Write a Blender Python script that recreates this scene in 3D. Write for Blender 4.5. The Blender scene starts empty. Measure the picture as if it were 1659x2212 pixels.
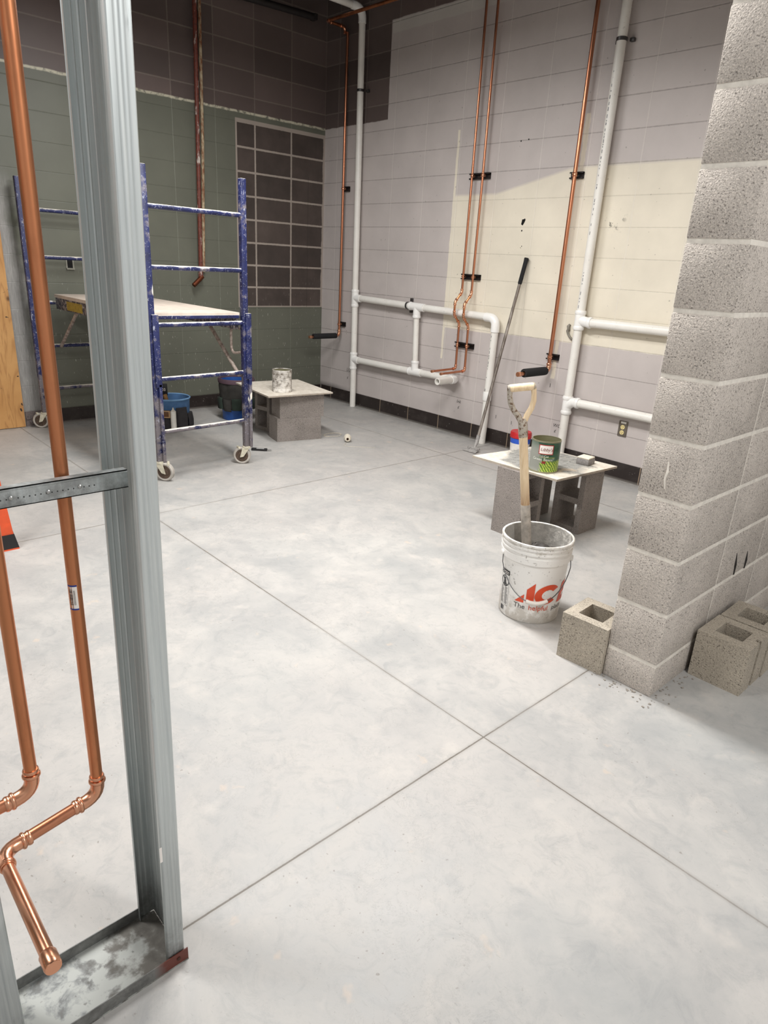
import bpy, bmesh, math, random
from mathutils import Vector, Matrix
random.seed(7)
PI = math.pi
COL = bpy.context.scene.collection

# ------------------------------------------------------------------ node helper
def srgb(r, g, b):
    f = lambda c: (c/255/12.92) if c/255 <= .04045 else ((c/255+.055)/1.055)**2.4
    return (f(r), f(g), f(b), 1.0)

class G:
    def __init__(s, name):
        s.m = bpy.data.materials.new(name); s.m.use_nodes = True
        s.nt = s.m.node_tree; s.nt.nodes.clear()
        s.out = s.nt.nodes.new('ShaderNodeOutputMaterial')
        s.b = s.nt.nodes.new('ShaderNodeBsdfPrincipled')
        s.nt.links.new(s.b.outputs[0], s.out.inputs[0])
        s._co = None
    def lk(s, v, sock):
        if isinstance(v, bpy.types.NodeSocket): s.nt.links.new(v, sock)
        else:
            try: sock.default_value = v
            except Exception: sock.default_value = v[:3]
    def M(s, op, a, b=0.0, c=None):
        n = s.nt.nodes.new('ShaderNodeMath'); n.operation = op
        s.lk(a, n.inputs[0]); s.lk(b, n.inputs[1])
        if c is not None: s.lk(c, n.inputs[2])
        return n.outputs[0]
    def add(s, a, b): return s.M('ADD', a, b)
    def sub(s, a, b): return s.M('SUBTRACT', a, b)
    def mul(s, a, b): return s.M('MULTIPLY', a, b)
    def mx(s, a, b): return s.M('MAXIMUM', a, b)
    def mn(s, a, b): return s.M('MINIMUM', a, b)
    def inv(s, a): return s.M('SUBTRACT', 1.0, a)
    def coord(s, k='Object'):
        if s._co is None: s._co = s.nt.nodes.new('ShaderNodeTexCoord')
        return s._co.outputs[k]
    def geo(s, k):
        return s.nt.nodes.new('ShaderNodeNewGeometry').outputs[k]
    def sep(s, v):
        n = s.nt.nodes.new('ShaderNodeSeparateXYZ'); s.lk(v, n.inputs[0]); return n.outputs
    def comb(s, x, y, z):
        n = s.nt.nodes.new('ShaderNodeCombineXYZ')
        for i, v in enumerate((x, y, z)): s.lk(v, n.inputs[i])
        return n.outputs[0]
    def scale(s, v, xyz):
        n = s.nt.nodes.new('ShaderNodeMapping'); s.lk(v, n.inputs[0]); n.inputs['Scale'].default_value = xyz
        return n.outputs[0]
    def noise(s, v, sc, det=4.0, rough=.55, dist=0.0):
        n = s.nt.nodes.new('ShaderNodeTexNoise'); s.lk(v, n.inputs['Vector'])
        n.inputs['Scale'].default_value = sc; n.inputs['Detail'].default_value = det
        n.inputs['Roughness'].default_value = rough; n.inputs['Distortion'].default_value = dist
        return n.outputs[0]
    def vor(s, v, sc, feat='F1'):
        n = s.nt.nodes.new('ShaderNodeTexVoronoi'); s.lk(v, n.inputs['Vector']); n.feature = feat
        n.inputs['Scale'].default_value = sc; return n.outputs[0]
    def white(s, v):
        n = s.nt.nodes.new('ShaderNodeTexWhiteNoise'); s.lk(v, n.inputs[0]); return n.outputs[0]
    def rng(s, v, a, b, c=0.0, d=1.0):
        n = s.nt.nodes.new('ShaderNodeMapRange'); n.clamp = True
        for i, x in enumerate((v, a, b, c, d)): s.lk(x, n.inputs[i])
        return n.outputs[0]
    def step(s, v, e, w=.004):      # 0 below e, 1 above
        return s.rng(v, s.sub(e, w) if isinstance(e, bpy.types.NodeSocket) else e-w,
                     s.add(e, w) if isinstance(e, bpy.types.NodeSocket) else e+w)
    def box(s, u, v, u0, u1, v0, v1, w=.004):
        return s.mul(s.mul(s.step(u, u0, w), s.inv(s.step(u, u1, w))), s.mul(s.step(v, v0, w), s.inv(s.step(v, v1, w))))
    def mix(s, f, a, b, mode='MIX'):
        n = s.nt.nodes.new('ShaderNodeMix'); n.data_type = 'RGBA'; n.blend_type = mode
        s.lk(f, n.inputs[0]); s.lk(a, n.inputs[6]); s.lk(b, n.inputs[7]); return n.outputs[2]
    def bump(s, h, st=.3, d=.01):
        n = s.nt.nodes.new('ShaderNodeBump'); n.inputs['Strength'].default_value = st
        n.inputs['Distance'].default_value = d; s.lk(h, n.inputs['Height']); s.nt.links.new(n.outputs[0], s.b.inputs['Normal'])
    def set(s, **k):
        for a, v in k.items(): s.lk(v, s.b.inputs[a.replace('_', ' ')])
        return s.m

def simple(name, c, rough=.6, metal=0.0, var=.12, sc=20, bump=0.0):
    g = G(name); n = g.noise(g.coord(), sc, 5)
    f = g.rng(n, .3, .7, 1-var, 1+var)
    col = g.mix(1.0, c, g.comb(f, f, f), 'MULTIPLY')
    if bump: g.bump(n, bump, .004)
    return g.set(Base_Color=col, Roughness=rough, Metallic=metal)

# ------------------------------------------------------------------ mesh helper
class MB:
    def __init__(s): s.v = []; s.f = []; s.mi = []
    def addf(s, vs, fs, mi=0):
        o = len(s.v); s.v += [tuple(p) for p in vs]
        s.f += [tuple(i+o for i in f) for f in fs]; s.mi += [mi]*len(fs); return s
    def frombm(s, bm, mi=0, mat=None):
        bm.verts.ensure_lookup_table()
        vs = [(mat @ v.co if mat else v.co.copy()) for v in bm.verts]
        s.addf(vs, [[v.index for v in f.verts] for f in bm.faces], mi); bm.free(); return s
    def box(s, c, size, bev=0.0, rz=0.0, rot=None, mi=0, seg=2):
        bm = bmesh.new(); bmesh.ops.create_cube(bm, size=1.0)
        bmesh.ops.scale(bm, vec=size, verts=bm.verts)
        if bev: bmesh.ops.bevel(bm, geom=bm.edges[:], offset=bev, segments=seg, affect='EDGES', profile=.5)
        bm.verts.index_update()
        R = rot if rot else Matrix.Rotation(rz, 3, 'Z')
        return s.frombm(bm, mi, Matrix.Translation(c) @ R.to_4x4())
    def bx(s, x0, x1, y0, y1, z0, z1, bev=0.0, mi=0):
        return s.box(((x0+x1)/2, (y0+y1)/2, (z0+z1)/2), (abs(x1-x0), abs(y1-y0), abs(z1-z0)), bev, mi=mi)
    def tube(s, pts, r, seg=16, cap=True, mi=0):
        pts = [Vector(p) for p in pts]; n = len(pts); rs = r if isinstance(r, (list, tuple)) else [r]*n
        T = []
        for i in range(n):
            a = pts[max(i-1, 0)]; b = pts[min(i+1, n-1)]
            d1 = (pts[i]-a); d2 = (b-pts[i])
            t = (d1.normalized() if d1.length > 1e-9 else Vector())+(d2.normalized() if d2.length > 1e-9 else Vector())
            T.append(t.normalized() if t.length > 1e-9 else (b-a).normalized())
        up = Vector((0, 0, 1)) if abs(T[0].z) < .9 else Vector((1, 0, 0))
        N = (up - T[0]*up.dot(T[0])).normalized()
        vs = []
        for i in range(n):
            N = (N - T[i]*N.dot(T[i])).normalized(); B = T[i].cross(N)
            for k in range(seg):
                a = 2*PI*k/seg; vs.append(pts[i]+(N*math.cos(a)+B*math.sin(a))*rs[i])
        fs = []
        for i in range(n-1):
            for k in range(seg):
                k2 = (k+1) % seg
                fs.append((i*seg+k, i*seg+k2, (i+1)*seg+k2, (i+1)*seg+k))
        if cap: fs.append(tuple(range(seg-1, -1, -1))); fs.append(tuple((n-1)*seg+k for k in range(seg)))
        return s.addf(vs, fs, mi)
    def cyl(s, a, b, r0, r1=None, seg=20, cap=True, mi=0):
        return s.tube([a, b], [r0, r0 if r1 is None else r1], seg, cap, mi)
    def lathe(s, prof, c=(0, 0, 0), seg=48, axis=None, mi=0, cap=False):
        # prof: [(r,z)], axis: matrix 3x3
        vs = []; fs = []
        for r, z in prof:
            for k in range(seg):
                a = 2*PI*k/seg; p = Vector((r*math.cos(a), r*math.sin(a), z))
                if axis: p = axis @ p
                vs.append(p+Vector(c))
        n = len(prof)
        for i in range(n-1):
            for k in range(seg):
                k2 = (k+1) % seg
                fs.append((i*seg+k, i*seg+k2, (i+1)*seg+k2, (i+1)*seg+k))
        if cap and prof[0][0] > 1e-6: fs.append(tuple(range(seg-1, -1, -1)))
        if cap and prof[-1][0] > 1e-6: fs.append(tuple((n-1)*seg+k for k in range(seg)))
        return s.addf(vs, fs, mi)
    def prism(s, poly, fn, mi=0):
        # poly: 2D pts; fn(u,v,w)->xyz, w in {0,1}
        n = len(poly); vs = [fn(u, v, 0) for u, v in poly]+[fn(u, v, 1) for u, v in poly]
        fs = [tuple(range(n-1, -1, -1)), tuple(range(n, 2*n))]+[(i, (i+1) % n, n+(i+1) % n, n+i) for i in range(n)]
        return s.addf(vs, fs, mi)
    def grid(s, xs, ys, solid, z0, z1, mi=0, rot=None, loc=(0, 0, 0), bev=.004):
        bm = bmesh.new(); V = {}
        def vv(i, j, k):
            if (i, j, k) not in V: V[(i, j, k)] = bm.verts.new((xs[i], ys[j], (z0, z1)[k]))
            return V[(i, j, k)]
        nx, ny = len(xs)-1, len(ys)-1
        S = lambda i, j: 0 <= i < nx and 0 <= j < ny and solid(i, j)
        for i in range(nx):
            for j in range(ny):
                if not S(i, j): continue
                bm.faces.new((vv(i, j, 1), vv(i+1, j, 1), vv(i+1, j+1, 1), vv(i, j+1, 1)))
                bm.faces.new((vv(i, j+1, 0), vv(i+1, j+1, 0), vv(i+1, j, 0), vv(i, j, 0)))
                for (di, dj, a, b) in ((-1, 0, (i, j+1), (i, j)), (1, 0, (i+1, j), (i+1, j+1)), (0, -1, (i, j), (i+1, j)), (0, 1, (i+1, j+1), (i, j+1))):
                    if not S(i+di, j+dj): bm.faces.new((vv(*a, 0), vv(*b, 0), vv(*b, 1), vv(*a, 1)))
        bmesh.ops.dissolve_limit(bm, angle_limit=.01, verts=bm.verts[:], edges=bm.edges[:]) if False else None
        if bev:
            es = [e for e in bm.edges if len(e.link_faces) == 2 and e.calc_face_angle(0) > .5]
            bmesh.ops.bevel(bm, geom=es, offset=bev, segments=2, affect='EDGES', profile=.5)
        bm.verts.index_update()
        m = Matrix.Translation(loc) @ (rot.to_4x4() if rot else Matrix.Identity(4))
        return s.frombm(bm, mi, m)
    def build(s, name, mats, parent=None, smooth=40, solidify=0.0):
        me = bpy.data.meshes.new(name)
        off = Vector((0, 0, 0)); p = parent
        while p is not None: off += p.location; p = p.parent
        me.from_pydata([tuple(Vector(v)-off) for v in s.v], [], s.f)
        mats = mats if isinstance(mats, (list, tuple)) else [mats]
        for m in mats: me.materials.append(m)
        if len(mats) > 1: me.polygons.foreach_set('material_index', s.mi)
        bm = bmesh.new(); bm.from_mesh(me); bmesh.ops.recalc_face_normals(bm, faces=bm.faces); bm.to_mesh(me); bm.free()
        if smooth:
            me.polygons.foreach_set('use_smooth', [True]*len(me.polygons)); me.set_sharp_from_angle(angle=math.radians(smooth))
        me.update()
        o = bpy.data.objects.new(name, me); COL.objects.link(o)
        if parent: o.parent = parent
        if solidify:
            md = o.modifiers.new('thickness', 'SOLIDIFY'); md.thickness = solidify; md.offset = 0
        return o

def tag(o, label=None, cat=None, group=None, kind=None):
    if label: o['label'] = label
    if cat: o['category'] = cat
    if group: o['group'] = group
    if kind: o['kind'] = kind
    return o
def thing(name, loc, label, cat, group=None):
    o = bpy.data.objects.new(name, None); o.empty_display_size = .05; COL.objects.link(o); o.location = loc
    return tag(o, label, cat, group)
def copy_thing(src, loc, label, rz=0.0, group=None):
    r = src.copy(); COL.objects.link(r); r.location = loc; r.rotation_euler = (0, 0, rz); r['label'] = label
    if group: r['group'] = group
    for ch in list(src.children):
        c = ch.copy(); COL.objects.link(c); c.parent = r
        for gch in list(ch.children):
            d = gch.copy(); COL.objects.link(d); d.parent = c
    return r
def arc(p0, pc, p1, n=6):          # rounded corner: quadratic through pc
    p0, pc, p1 = Vector(p0), Vector(pc), Vector(p1)
    return [(1-t)**2*p0+2*t*(1-t)*pc+t*t*p1 for t in [i/n for i in range(n+1)]]
def text_mesh(txt, size, extr=0.0, shear=0.0):
    cu = bpy.data.curves.new('t', 'FONT'); cu.body = txt; cu.size = size; cu.extrude = extr; cu.shear = shear
    cu.align_x = 'LEFT'; cu.resolution_u = 3
    o = bpy.data.objects.new('t', cu); COL.objects.link(o)
    dg = bpy.context.evaluated_depsgraph_get(); me = bpy.data.meshes.new_from_object(o.evaluated_get(dg))
    vs = [v.co.copy() for v in me.vertices]; fs = [tuple(p.vertices) for p in me.polygons]
    bpy.data.objects.remove(o); bpy.data.curves.remove(cu); bpy.data.meshes.remove(me)
    return vs, fs

# ------------------------------------------------------------------ constants from the survey of the photo
ZB, CO, BL = .1283, .2032, .4064        # first bed joint, course height, block module
PX, PY, PW, ZP = 5.2186, -2.4614, .193, .1256   # near corner of the stub wall
JY, JX = -3.1137, 4.9796                # saw cuts in the slab

# ------------------------------------------------------------------ camera
cam_d = bpy.data.cameras.new('camera'); cam = bpy.data.objects.new('camera', cam_d); COL.objects.link(cam)
R = ((0.67222651, 0.738444, 0.05302801), (0.28923426, -0.19601352, -0.93697505), (-0.6815094, 0.64519699, -0.34534879))
m = Matrix.Identity(4)
for i in range(3):
    m[i][0] = R[0][i]; m[i][1] = -R[1][i]; m[i][2] = -R[2][i]
m[0][3], m[1][3], m[2][3] = 6.05180515, -4.63412311, 1.43471394
cam.matrix_world = m
cam_d.sensor_fit = 'VERTICAL'; cam_d.sensor_height = 36; cam_d.lens = 1458.215/2212*36
cam_d.clip_start = .05
bpy.context.scene.camera = cam

# ------------------------------------------------------------------ block wall materials
def wall_material(name, axis, u_off, flip):
    g = G(name); c = g.coord(); x, y, z = g.sep(c)
    u = x if axis == 'x' else g.mul(y, -1.0)
    jn = g.noise(c, 9, 3); jit = g.mul(g.sub(jn, .5), .02)
    fn = g.noise(c, 60, 4)
    uu = g.M('DIVIDE', g.sub(u, u_off), BL); zz = g.M('DIVIDE', g.sub(z, ZB), CO)
    du = g.mul(g.M('ABSOLUTE', g.sub(g.M('FRACT', g.add(uu, 100.5)), .5)), BL)
    dz = g.mul(g.M('ABSOLUTE', g.sub(g.M('FRACT', g.add(zz, 100.5)), .5)), CO)
    wob = g.mul(g.sub(g.noise(c, 45, 3), .5), .006)
    duw, dzw = g.add(du, wob), g.add(dz, wob)
    cell = g.comb(g.M('FLOOR', g.add(uu, 100.0)), g.M('FLOOR', g.add(zz, 100.0)), 3.7)
    rnd = g.white(cell)
    return g, c, u, z, du, dz, duw, dzw, rnd, jit, fn

# right-hand wall (runs along X)
g, c, u, z, du, dz, duw, dzw, rnd, jit, fn = wall_material('painted_block_grey', 'x', .2032, 1)
uj, zj = g.add(u, jit), g.add(z, jit)
lil = srgb(192, 184, 181); crm = srgb(224, 216, 199); drk = srgb(96, 84, 81)
top = g.rng(u, 2.25, 2.95, 2.0, 2.155)
cream = g.mul(g.mul(g.step(uj, 1.795), g.step(zj, .94)), g.inv(g.step(z, top, .012)))
cream = g.mx(cream, g.box(uj, z, 1.787, 1.812, .65, 2.49, .003))
cream = g.mx(cream, g.mul(g.box(g.add(uj, g.mul(jit, .6)), z, 2.985, 3.02, .65, 2.49, .004), .95))
cream = g.mx(cream, g.mul(g.box(uj, z, 1.80, 2.42, .925, .96), .9))
dark = g.mul(g.inv(g.step(g.add(u, g.mul(jit, .5)), .917)), g.step(g.add(z, jit), 2.645))
dark = g.mx(dark, g.step(zj, 3.40))
band = g.mul(g.box(u, zj, .93, 9, 3.30, 3.395), g.inv(dark))
mott = g.rng(g.noise(c, 3, 5), .3, .7, .93, 1.07)
col = g.mix(cream, lil, crm)
col = g.mix(g.mul(band, .6), col, srgb(205, 203, 196))
hl = g.inv(g.step(dzw, .0028, .002)); vl = g.inv(g.step(duw, .004, .002))
col = g.mix(g.mul(hl, g.rng(cream, 0, 1, .42, .18)), col, srgb(95, 88, 86))
col = g.mix(g.mul(vl, .25), col, srgb(232, 226, 218))
dv = g.rng(rnd, 0, 1, .72, 1.25)
dc = g.mix(1.0, drk, g.comb(dv, dv, dv), 'MULTIPLY')
dm = g.mx(g.inv(g.step(dzw, .005, .002)), g.inv(g.step(duw, .005, .002)))
dc = g.mix(g.mul(dm, .32), dc, srgb(150, 142, 134))
col = g.mix(dark, col, dc)
# small chips, hole and scuffs
spk = g.step(g.noise(c, 38, 2, .4), .735, .01)
col = g.mix(g.mul(spk, .35), col, srgb(60, 55, 52))
sm = g.mul(g.step(g.noise(c, 16, 5, .7), .56, .03), g.box(u, z, 3.27, 3.40, 1.74, 1.85, .03))
col = g.mix(g.mul(sm, .8), col, srgb(70, 66, 58))
col = g.mix(1.0, col, g.comb(mott, mott, mott), 'MULTIPLY')
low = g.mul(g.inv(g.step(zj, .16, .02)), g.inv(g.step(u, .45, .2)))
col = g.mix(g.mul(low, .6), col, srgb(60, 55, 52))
h = g.sub(g.mul(g.noise(c, 160, 3), .25), g.mx(hl, vl))
g.bump(h, .35, .004)
M_RIGHT = g.set(Base_Color=col, Roughness=.55)

# left-hand wall (runs along -Y)
g, c, u, z, du, dz, duw, dzw, rnd, jit, fn = wall_material('painted_block_green', 'y', 0.0, 1)
zj, uj = g.add(z, jit), g.add(u, jit)
grn = srgb(99, 101, 90); drk = srgb(96, 84, 81)
dark = g.step(g.add(z, g.mul(jit, .6)), 2.65)
rim = g.mul(g.box(u, g.add(z, g.mul(jit, .8)), -1, 9, 2.636, 2.654, .004), g.step(g.noise(c, 30, 4), .42, .1))
ptch = g.box(u, z, -.2, 1.02, .957, 2.592, .003)
hl = g.inv(g.step(dzw, .0025, .0018)); vl = g.inv(g.step(duw, .0025, .0018))
mott = g.rng(g.noise(c, 2.5, 5), .3, .7, .92, 1.08)
col = g.mix(g.mul(hl, .4), grn, srgb(74, 77, 66))
col = g.mix(g.mul(vl, .3), col, srgb(150, 154, 140))
grey = g.mul(g.step(g.add(u, g.mul(g.sub(g.noise(c, 4, 4), .5), .25)), g.rng(z, 0, 1.9, 2.88, 3.0), .05), g.inv(g.step(g.add(z, g.mul(jit, 8)), 1.85, .15)))
strk = g.rng(g.noise(g.scale(c, (1, 30, 3)), 4, 4, .6), .35, .65, .82, 1.15)
gc = g.mix(1.0, srgb(150, 148, 146), g.comb(strk, strk, strk), 'MULTIPLY')
col = g.mix(g.mul(grey, .85), col, gc)
pv = g.rng(rnd, 0, 1, .8, 1.25)
pc = g.mix(1.0, srgb(70, 61, 57), g.comb(pv, pv, pv), 'MULTIPLY')
pm = g.rng(g.noise(c, 5, 5, .6), .35, .7, .85, 1.2)
pc = g.mix(1.0, pc, g.comb(pm, pm, pm), 'MULTIPLY')
pj_ = g.mx(g.inv(g.step(dzw, .0085, .002)), g.mx(g.inv(g.step(duw, .0085, .002)), g.mx(g.step(u, 1.003, .002), g.mx(g.step(z, 2.565, .003), g.inv(g.step(z, .968, .003))))))
pj_ = g.mx(pj_, g.inv(g.step(g.add(u, g.mul(jit, 1.5)), .022, .004)))
pc = g.mix(pj_, pc, srgb(160, 150, 141))
crk = g.box(g.add(u, g.mul(jit, .1)), z, .1985, .2015, .35, 2.2, .001)
pc = g.mix(g.mul(crk, .8), pc, srgb(25, 22, 20))
col = g.mix(ptch, col, pc)
dv = g.rng(rnd, 0, 1, .75, 1.2)
dc = g.mix(1.0, drk, g.comb(dv, dv, dv), 'MULTIPLY')
dm = g.mx(g.inv(g.step(dzw, .005, .002)), g.inv(g.step(duw, .0045, .002)))
dc = g.mix(g.mul(dm, .35), dc, srgb(150, 140, 130))
col = g.mix(dark, col, dc)
col = g.mix(rim, col, srgb(196, 192, 172))
scr = g.mul(g.step(g.noise(g.scale(c, (1, 60, 9)), 2.2, 2, .4), .71, .012), g.inv(g.step(z, 1.1, .2)))
col = g.mix(g.mul(scr, .55), col, srgb(205, 205, 195))
col = g.mix(1.0, col, g.comb(mott, mott, mott), 'MULTIPLY')
jj = g.mx(g.mul(g.inv(g.mx(dark, ptch)), g.mx(hl, vl)), g.mul(ptch, g.mul(pj_, .6)))
g.bump(g.sub(g.mul(g.noise(c, 150, 3), .25), jj), .35, .004)
M_LEFT = g.set(Base_Color=col, Roughness=.5)

# slab
g = G('concrete_floor'); c = g.coord(); x, y, z = g.sep(c)
n1 = g.noise(c, .55, 5, .55); n2 = g.noise(c, 3.2, 6, .65, .6); n3 = g.noise(c, 42, 4, .6); n4 = g.noise(c, 11, 6, .75, 1.2)
col = g.mix(g.rng(n2, .36, .64), srgb(160, 161, 160), srgb(181, 179, 175))
col = g.mix(g.mul(g.rng(n1, .4, .66), .5), col, srgb(184, 177, 172))
col = g.mix(g.mul(g.rng(n4, .5, .74), .42), col, srgb(134, 137, 139))
col = g.mix(g.mul(g.rng(g.noise(c, 6, 4, .6), .58, .72), .5), col, srgb(196, 190, 183))
n5 = g.noise(c, 26, 6, .72); col = g.mix(g.mul(g.rng(n5, .52, .7), .3), col, srgb(152, 152, 151))
vein = g.mul(g.inv(g.rng(g.M('ABSOLUTE', g.sub(g.noise(c, 9, 8, .75, .5), .5)), 0, .006)), g.rng(g.noise(c, 2.2, 3), .48, .6))
col = g.mix(g.mul(vein, .5), col, srgb(118, 118, 117))
stk = g.step(g.noise(g.scale(c, (1, 3.5, 1)), 42, 2, .5), .685, .02)
col = g.mix(g.mul(g.mul(stk, g.rng(g.noise(c, 1.3, 3), .42, .62)), .35), col, srgb(122, 120, 117))
spk = g.step(g.noise(c, 75, 2, .5), .715, .02)
col = g.mix(g.mul(g.mul(spk, g.rng(g.noise(c, 1.7, 3), .45, .6)), .6), col, srgb(120, 112, 104))
tan = g.mul(g.step(g.noise(c, 10, 3), .70, .03), .3)
col = g.mix(tan, col, srgb(214, 190, 166))
wob = g.mul(g.sub(n4, .5), .004)
jx = g.M('ABSOLUTE', g.mul(g.sub(g.M('FRACT', g.add(g.M('DIVIDE', g.sub(g.add(x, wob), JX), 2.49), 10.5)), .5), 2.49))
jy = g.M('ABSOLUTE', g.mul(g.sub(g.M('FRACT', g.add(g.M('DIVIDE', g.sub(g.add(y, wob), JY), 2.49), 10.5)), .5), 2.49))
jd = g.mn(jx, jy)
jl = g.inv(g.step(jd, .0022, .001)); edge = g.inv(g.rng(jd, .002, .012))
col = g.mix(g.mul(edge, .25), col, srgb(120, 112, 102))
jvar = g.mul(g.rng(g.noise(c, 1.1, 3), .4, .6, .25, .95), g.rng(n4, .3, .6, .75, 1.0))
col = g.mix(g.mul(jl, jvar), col, srgb(96, 88, 78))
darken = g.mul(g.mx(g.inv(g.rng(g.mul(y, -1.0), 0, .13)), g.inv(g.rng(x, 0, .12))), g.rng(n4, .3, .6))  # darker toward both wall lines, broken up by noise
col = g.mix(g.mul(darken, .6), col, srgb(110, 104, 98))
g.bump(g.sub(g.add(g.mul(n3, .3), g.mul(n2, .4)), jl), .25, .004)
M_FLOOR = g.set(Base_Color=col, Roughness=g.rng(n2, .3, .7, .42, .62))

# raw concrete block
def block_mat(name, base, dk=.55):
    g = G(name); c = g.coord()
    rr = g.nt.nodes.new('ShaderNodeObjectInfo').outputs['Random']
    cc = g.comb(g.add(g.sep(c)[0], g.mul(rr, 7.0)), g.sep(c)[1], g.sep(c)[2])
    big = g.rng(g.noise(cc, 4.5, 5, .6), .3, .7, .84, 1.13)
    fine = g.noise(cc, 210, 1, .5); fin2 = g.noise(cc, 165, 1.5, .5); fin3 = g.noise(cc, 300, 2, .6)
    col = g.mix(1.0, base, g.comb(big, big, big), 'MULTIPLY')
    gr = g.rng(fin3, .3, .7, .84, 1.18); col = g.mix(1.0, col, g.comb(gr, gr, gr), 'MULTIPLY')
    pit = g.mul(g.step(fin2, .635, .045), g.rng(g.noise(cc, 14, 3), .35, .6, .45, 1.0))
    col = g.mix(g.mul(pit, .75), col, (base[0]*.26, base[1]*.25, base[2]*.24, 1))
    lit = g.step(fine, .60, .06)
    col = g.mix(g.mul(lit, .45), col, (min(base[0]*1.7, .9), min(base[1]*1.67, .9), min(base[2]*1.62, .9), 1))
    g.bump(g.add(g.mul(fine, .6), g.mul(g.inv(pit), .8)), .7, .004)
    return g.set(Base_Color=col, Roughness=.93)
M_BLOCKW = block_mat('wall_concrete_block', srgb(188, 180, 172))
M_BLOCKL = block_mat('warm_concrete_block', srgb(168, 159, 145))
M_BLOCKD = block_mat('dark_concrete_block', srgb(138, 131, 126))
M_MORTAR = simple('mortar', srgb(226, 220, 210), .95, 0, .12, 45, .5)

# ------------------------------------------------------------------ setting
def struct(mb, name, mats, smooth=0, parent=None):
    o = mb.build(name, mats, parent, smooth)
    if not parent: o['kind'] = 'structure'
    return o
TOP = 4.3
struct(MB().bx(-.2, 10, -9, .2, -.12, 0), 'floor', M_FLOOR)
W_R = struct(MB().bx(-.2, 8.0, 0, .2, 0, TOP), 'wall_right', M_RIGHT)
W_L = struct(MB().bx(-.2, 0, -7.19, 0, 0, TOP), 'wall_left', M_LEFT)
struct(MB().bx(-.2, 4.9, -7.4, -7.2, 0, TOP), 'wall_front_unseen', simple('grey_green_paint', srgb(110, 112, 104), .6))  # unseen end wall, added to cut fill and darken the stud web's reflection
struct(MB().bx(-.2, 10, -9, .2, TOP, TOP+.08), 'ceiling', simple('dark_deck', srgb(52, 47, 46), .8))

# black base tile with pale joints
def base_mat(name, axis):
    g = G(name); c = g.coord(); x, y, z = g.sep(c)
    u = g.sub(x, .2032) if axis == 'x' else g.mul(y, -1.0)
    d = g.mul(g.M('ABSOLUTE', g.sub(g.M('FRACT', g.add(g.M('DIVIDE', u, BL), 20.5)), .5)), BL)
    j = g.inv(g.step(d, .0035, .0015))
    dust = g.mul(g.step(g.noise(c, 60, 2, .5), .73, .02), .55)
    col = g.mix(j, srgb(40, 32, 30), srgb(150, 132, 112))
    col = g.mix(dust, col, srgb(170, 165, 158))
    film = g.mul(g.rng(g.noise(c, 8, 5, .6), .5, .75), .12)
    col = g.mix(film, col, srgb(130, 122, 115))
    lo = g.mul(g.inv(g.rng(z, 0, .02)), .6); col = g.mix(lo, col, srgb(150, 145, 138))
    return g.set(Base_Color=col, Roughness=.42)
struct(MB().bx(.03, 3.868, -.008, -.0005, 0, .1265, .002).bx(0.03, 3.868, -.007, -.0005, .1265, .131), 'baseboard_right', base_mat('black_base_right', 'x'))
struct(MB().bx(.0005, .008, -2.82, -.001, 0, .1265, .002), 'baseboard_left', base_mat('black_base_left', 'y'))
rough = MB()
for i in range(34):
    yy = -2.835-.0063*i
    rough.box((.010+random.random()*.004, yy, .02+random.random()*.09), (.012, .012+random.random()*.02, .012+random.random()*.02), .004, rot=Matrix.Rotation(random.random(), 3, 'X'))
rough.bx(.0005, .009, -3.06, -2.82, 0, .125)
struct(rough, 'trim_1', block_mat('broken_base', srgb(110, 100, 98)), 40)

# stub wall of raw blocks, seen end-on at the right
mb = MB()
z0 = 0.0; zs = [ZP+CO*i for i in range(22)]
nlen = 6
for ci in range(-1, 20):
    lo = 0.0 if ci < 0 else zs[ci]+.0065; hi = zs[ci+1]-.0065
    for b in range(nlen+1):
        y0 = PY if b == 0 else PY+BL*b-.005+.0035; y1 = min(PY+BL*(b+1)-.005-.0035, -.002)
        if y1-y0 < .05: continue
        mb.bx(PX-PW, PX, y0, y1, lo, hi, .005)
n_blk = len(mb.f)
mb.bx(PX-PW+.003, PX-.0022, PY+.003, -.001, 0, zs[20], mi=1)
W_S = struct(mb, 'wall_stub', [M_BLOCKW, M_MORTAR], 40)
W_S['label'] = 'raw grey concrete block stub wall'
# mortar smears and chipped slots on it
mb = MB().tube([(5.113, PY-.0005, .868), (5.117, PY-.001, .835), (5.112, PY-.001, .81), (5.1185, PY-.0008, .775)], [.002, .0045, .0035, .002], 8)
struct(mb, 'mortar_smear', M_MORTAR, 40, W_S)
M_SLOT = simple('slot_dark', srgb(45, 42, 40), .9)
for (ya, za, yb, zb) in ((-1.915, .435, -1.895, .337), (-1.795, .414, -1.788, .336)):
    mb = MB().tube([(PX+.0006, ya, za), (PX+.0006, (ya+yb)/2, (za+zb)/2), (PX+.0006, yb, zb)], [.001, .006, .003], 6)
    struct(mb, 'chipped_slot', M_SLOT, 0, W_S)

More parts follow.
